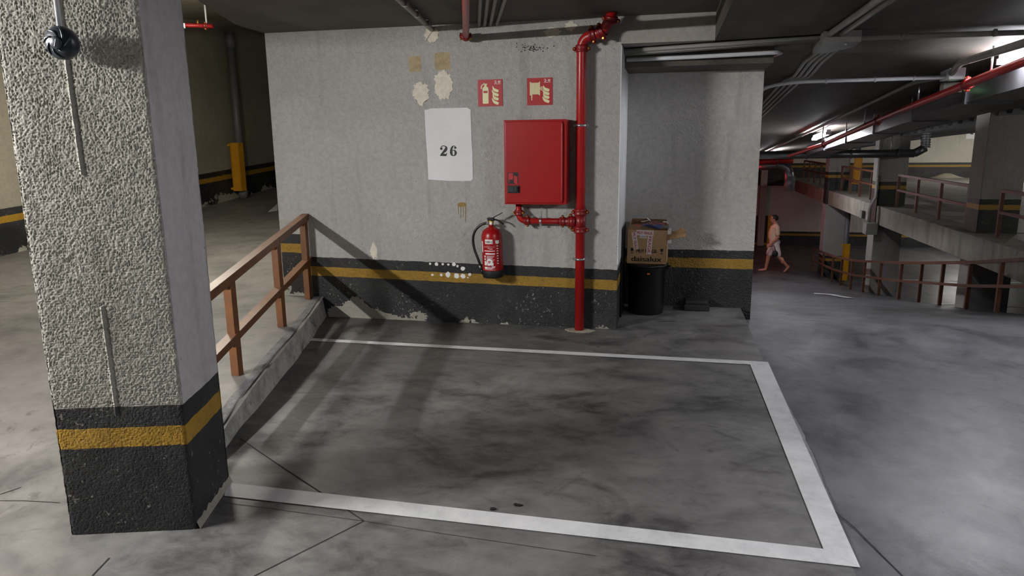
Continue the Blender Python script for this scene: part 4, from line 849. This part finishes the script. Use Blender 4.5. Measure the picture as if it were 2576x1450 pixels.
lamp('exposed tube lamp under the ceiling near the bottom of the ramp', (2.62, 18.6, ceil_r(2.6, 18.6) - .12), (2.62, 19.8, ceil_r(2.6, 19.8) - .12), 'glow_ramp', 2, .1, .03, False)
lamp('tube lamp under the ribbed ceiling of the upper deck', (12.6, 25.2, 2.0), (12.6, 26.4, 2.0), 'glow_deck', 2, .1, .1, False)
lamp('tube lamp under the ribbed ceiling of the upper deck near the ramp head', (10.5, 8.5, 2.0), (11.7, 8.5, 2.0), 'glow_deck', 2, .1, .1, False)
lamp('tube lamp hung below the upper deck on the lower level', (9.4, 26.2, -.5), (10.6, 26.2, -.5), 'glow_lower', 2, .2, .14)
lamp('exposed tube lamp under the right ceiling beside the head of the bay', (2.72, 0.9, 2.12), (2.72, 2.1, 2.12), 'glow_rear', 2, .1, .05, False)
bz = thing('red_beacon', 'red warning light on the ramp side wall near the bottom', 'light'); MB().lathe([(0, 0), (.07, 0), (.07, .05), (.05, .1), (0, .12)], (XP, 23.5, -.2), 14, (1, 0, 0)).build('lens', 'glow_red', bz)

# ------------------------------------------------------------------ walking person
def remeshed(name, mb, mat, voxel, parent, smooth=4, label=None):
    me = bpy.data.meshes.new(name); me.from_pydata(mb.v, [], mb.f); o = bpy.data.objects.new(name, me); COL.objects.link(o)
    md = o.modifiers.new('r', 'REMESH'); md.mode = 'VOXEL'; md.voxel_size = voxel; md.use_smooth_shade = True
    ms = o.modifiers.new('s', 'SMOOTH'); ms.factor = .5; ms.iterations = smooth
    dg = bpy.context.evaluated_depsgraph_get(); nm = bpy.data.meshes.new_from_object(o.evaluated_get(dg)); bpy.data.objects.remove(o)
    nm.name = name; nm.materials.clear(); nm.materials.append(M[mat]); o = bpy.data.objects.new(name, nm); COL.objects.link(o); o.parent = parent; return tag(o, label)
def ell(mb, c, r, n=14):
    c = V(c); pr_ = []
    vs = []; fs = []
    for i in range(n + 1):
        th_ = math.pi * i / n
        for j in range(n): a = 2 * math.pi * j / n; vs.append((c.x + r[0] * math.sin(th_) * math.cos(a), c.y + r[1] * math.sin(th_) * math.sin(a), c.z + r[2] * math.cos(th_)))
    for i in range(n):
        for j in range(n): fs.append((i * n + j, i * n + (j + 1) % n, (i + 1) * n + (j + 1) % n, (i + 1) * n + j))
    mb.add(vs, fs); return mb
def limb(mb, pts, rs):
    mb.tube(pts, rs, 12)
    for p, r in zip(pts, rs): ell(mb, p, (r, r, r), 8)
pz = zr_prof(22.5); PB = V((3.24, 22.5, pz))
# faces -x (walks left in the picture); local: f forward = -x, s = toward the camera (-y)
def L3(f_, s_, z): return PB + V((-f_, -s_, z))
per = thing('person', 'walking person in peach shirt and pale shorts carrying a dark bag', 'person')
b = MB()
for q_ in np.linspace(0, 1, 9): ell(b, L3(.01 + .02 * math.sin(q_ * math.pi), 0, .93 + .42 * q_), (.105 + .012 * math.sin(q_ * math.pi), .15 + .02 * q_, .09))
limb(b, [L3(-.01, 0, 1.42), L3(.03, 0, 1.52)], [.065, .06])
ell(b, L3(.06, 0, 1.62), (.098, .078, .12)); ell(b, L3(.075, 0, 1.565), (.075, .06, .065)); ell(b, L3(.165, 0, 1.605), (.018, .014, .022)); ell(b, L3(.155, 0, 1.635), (.016, .012, .02)); ell(b, L3(.14, 0, 1.55), (.02, .03, .012))
for s_ in (-1, 1): ell(b, L3(.05, s_ * .08, 1.61), (.02, .012, .033))
# forward leg (far side), rear leg (near side)
limb(b, [L3(.02, -.09, .92), L3(.13, -.09, .50), L3(.19, -.09, .09)], [.092, .06, .042]); limb(b, [L3(.20, -.09, .055), L3(.30, -.09, .035), L3(.40, -.09, .03)], [.045, .04, .025])
limb(b, [L3(-.01, .09, .92), L3(-.12, .09, .50), L3(-.40, .09, .20)], [.092, .06, .042]); limb(b, [L3(-.43, .09, .19), L3(-.38, .09, .09), L3(-.31, .09, .03)], [.045, .04, .026])
ell(b, L3(.15, -.09, .38), (.05, .052, .11)); ell(b, L3(-.24, .09, .37), (.052, .052, .1))
# arms: near arm bent forward with bag, far arm back
limb(b, [L3(-.02, .2, 1.38), L3(-.06, .24, 1.10), L3(.14, .23, .88)], [.055, .043, .03])
limb(b, [L3(-.02, -.2, 1.38), L3(-.02, -.25, 1.08), L3(.1, -.24, .86)], [.055, .043, .03])
for s_, hb in ((1, L3(.19, .225, .83)), (-1, L3(.14, -.24, .80))):
    ell(b, hb, (.045, .022, .045))
    for k in range(4): q = hb + V((-.02 - .008 * k + .01, (k - 1.5) * .014, -.035)); limb(b, [q, q + V((-.012, 0, -.03 - .004 * (k in (1, 2)))), q + V((.004, 0, -.055 - .006 * (k in (1, 2))))], [.009, .008, .007])
    limb(b, [hb + V((-.02, -.012, .01)), hb + V((-.055, -.02, -.012)), hb + V((-.065, -.014, -.035))], [.010, .009, .008])
remeshed('body', b, 'skin', .011, per)
b = MB(); ell(b, L3(.035, 0, 1.645), (.112, .09, .105)); hr = remeshed('hair', b, 'hair', .012, per, 2)
for v_ in hr.data.vertices:
    lz = v_.co.z - (pz + 1.63); lx = -(v_.co.x - PB.x) - .035
    if lx > .06 and lz < .07: v_.co.x += (lx - .05) * 1.1
    if lz < -.04: v_.co.z = pz + 1.63 - .04 + (lz + .04) * .3
b = MB()
for q_ in np.linspace(0, 1, 12): ell(b, L3(.008 + .03 * math.sin(q_ * math.pi), 0, .93 + .43 * q_), (.138 + .02 * math.sin(q_ * math.pi), .185 + .018 * q_, .085))
limb(b, [L3(-.02, .2, 1.39), L3(-.045, .235, 1.2)], [.072, .07]); limb(b, [L3(-.02, -.2, 1.39), L3(-.02, -.235, 1.2)], [.072, .07]); limb(b, [L3(.0, 0, 1.35), L3(.0, 0, 1.44)], [.1, .075])
remeshed('shirt', b, 'shirt', .014, per, 10)
b = MB(); ell(b, L3(-.005, 0, .92), (.165, .195, .12)); limb(b, [L3(.02, -.09, .9), L3(.11, -.09, .56)], [.115, .1]); limb(b, [L3(-.01, .09, .9), L3(-.105, .09, .56)], [.115, .1]); remeshed('shorts', b, 'shorts', .014, per)
for s_ in (-1, 1): ell(MB(), L3(0, 0, 0), (1, 1, 1))
for s_ in (-1, 1): m = MB(); ell(m, L3(.142, s_ * .034, 1.632), (.012, .014, .009), 8); m.build('eye', 'ink', per)
bagp = L3(.0, .27, .60)
bag = thing('hand_bag', 'small dark round bag hanging from the walking person hand', 'bag')
m = MB(); ell(m, bagp, (.085, .05, .1)); m.build('pouch', 'hair', bag); MB().tube(smoothpath([bagp + V((.01, 0, .09)), bagp + V((-.01, 0, .16)), L3(.05, .26, .84), L3(.17, .235, .80)]), .009, 8).build('strap', 'hair', bag)
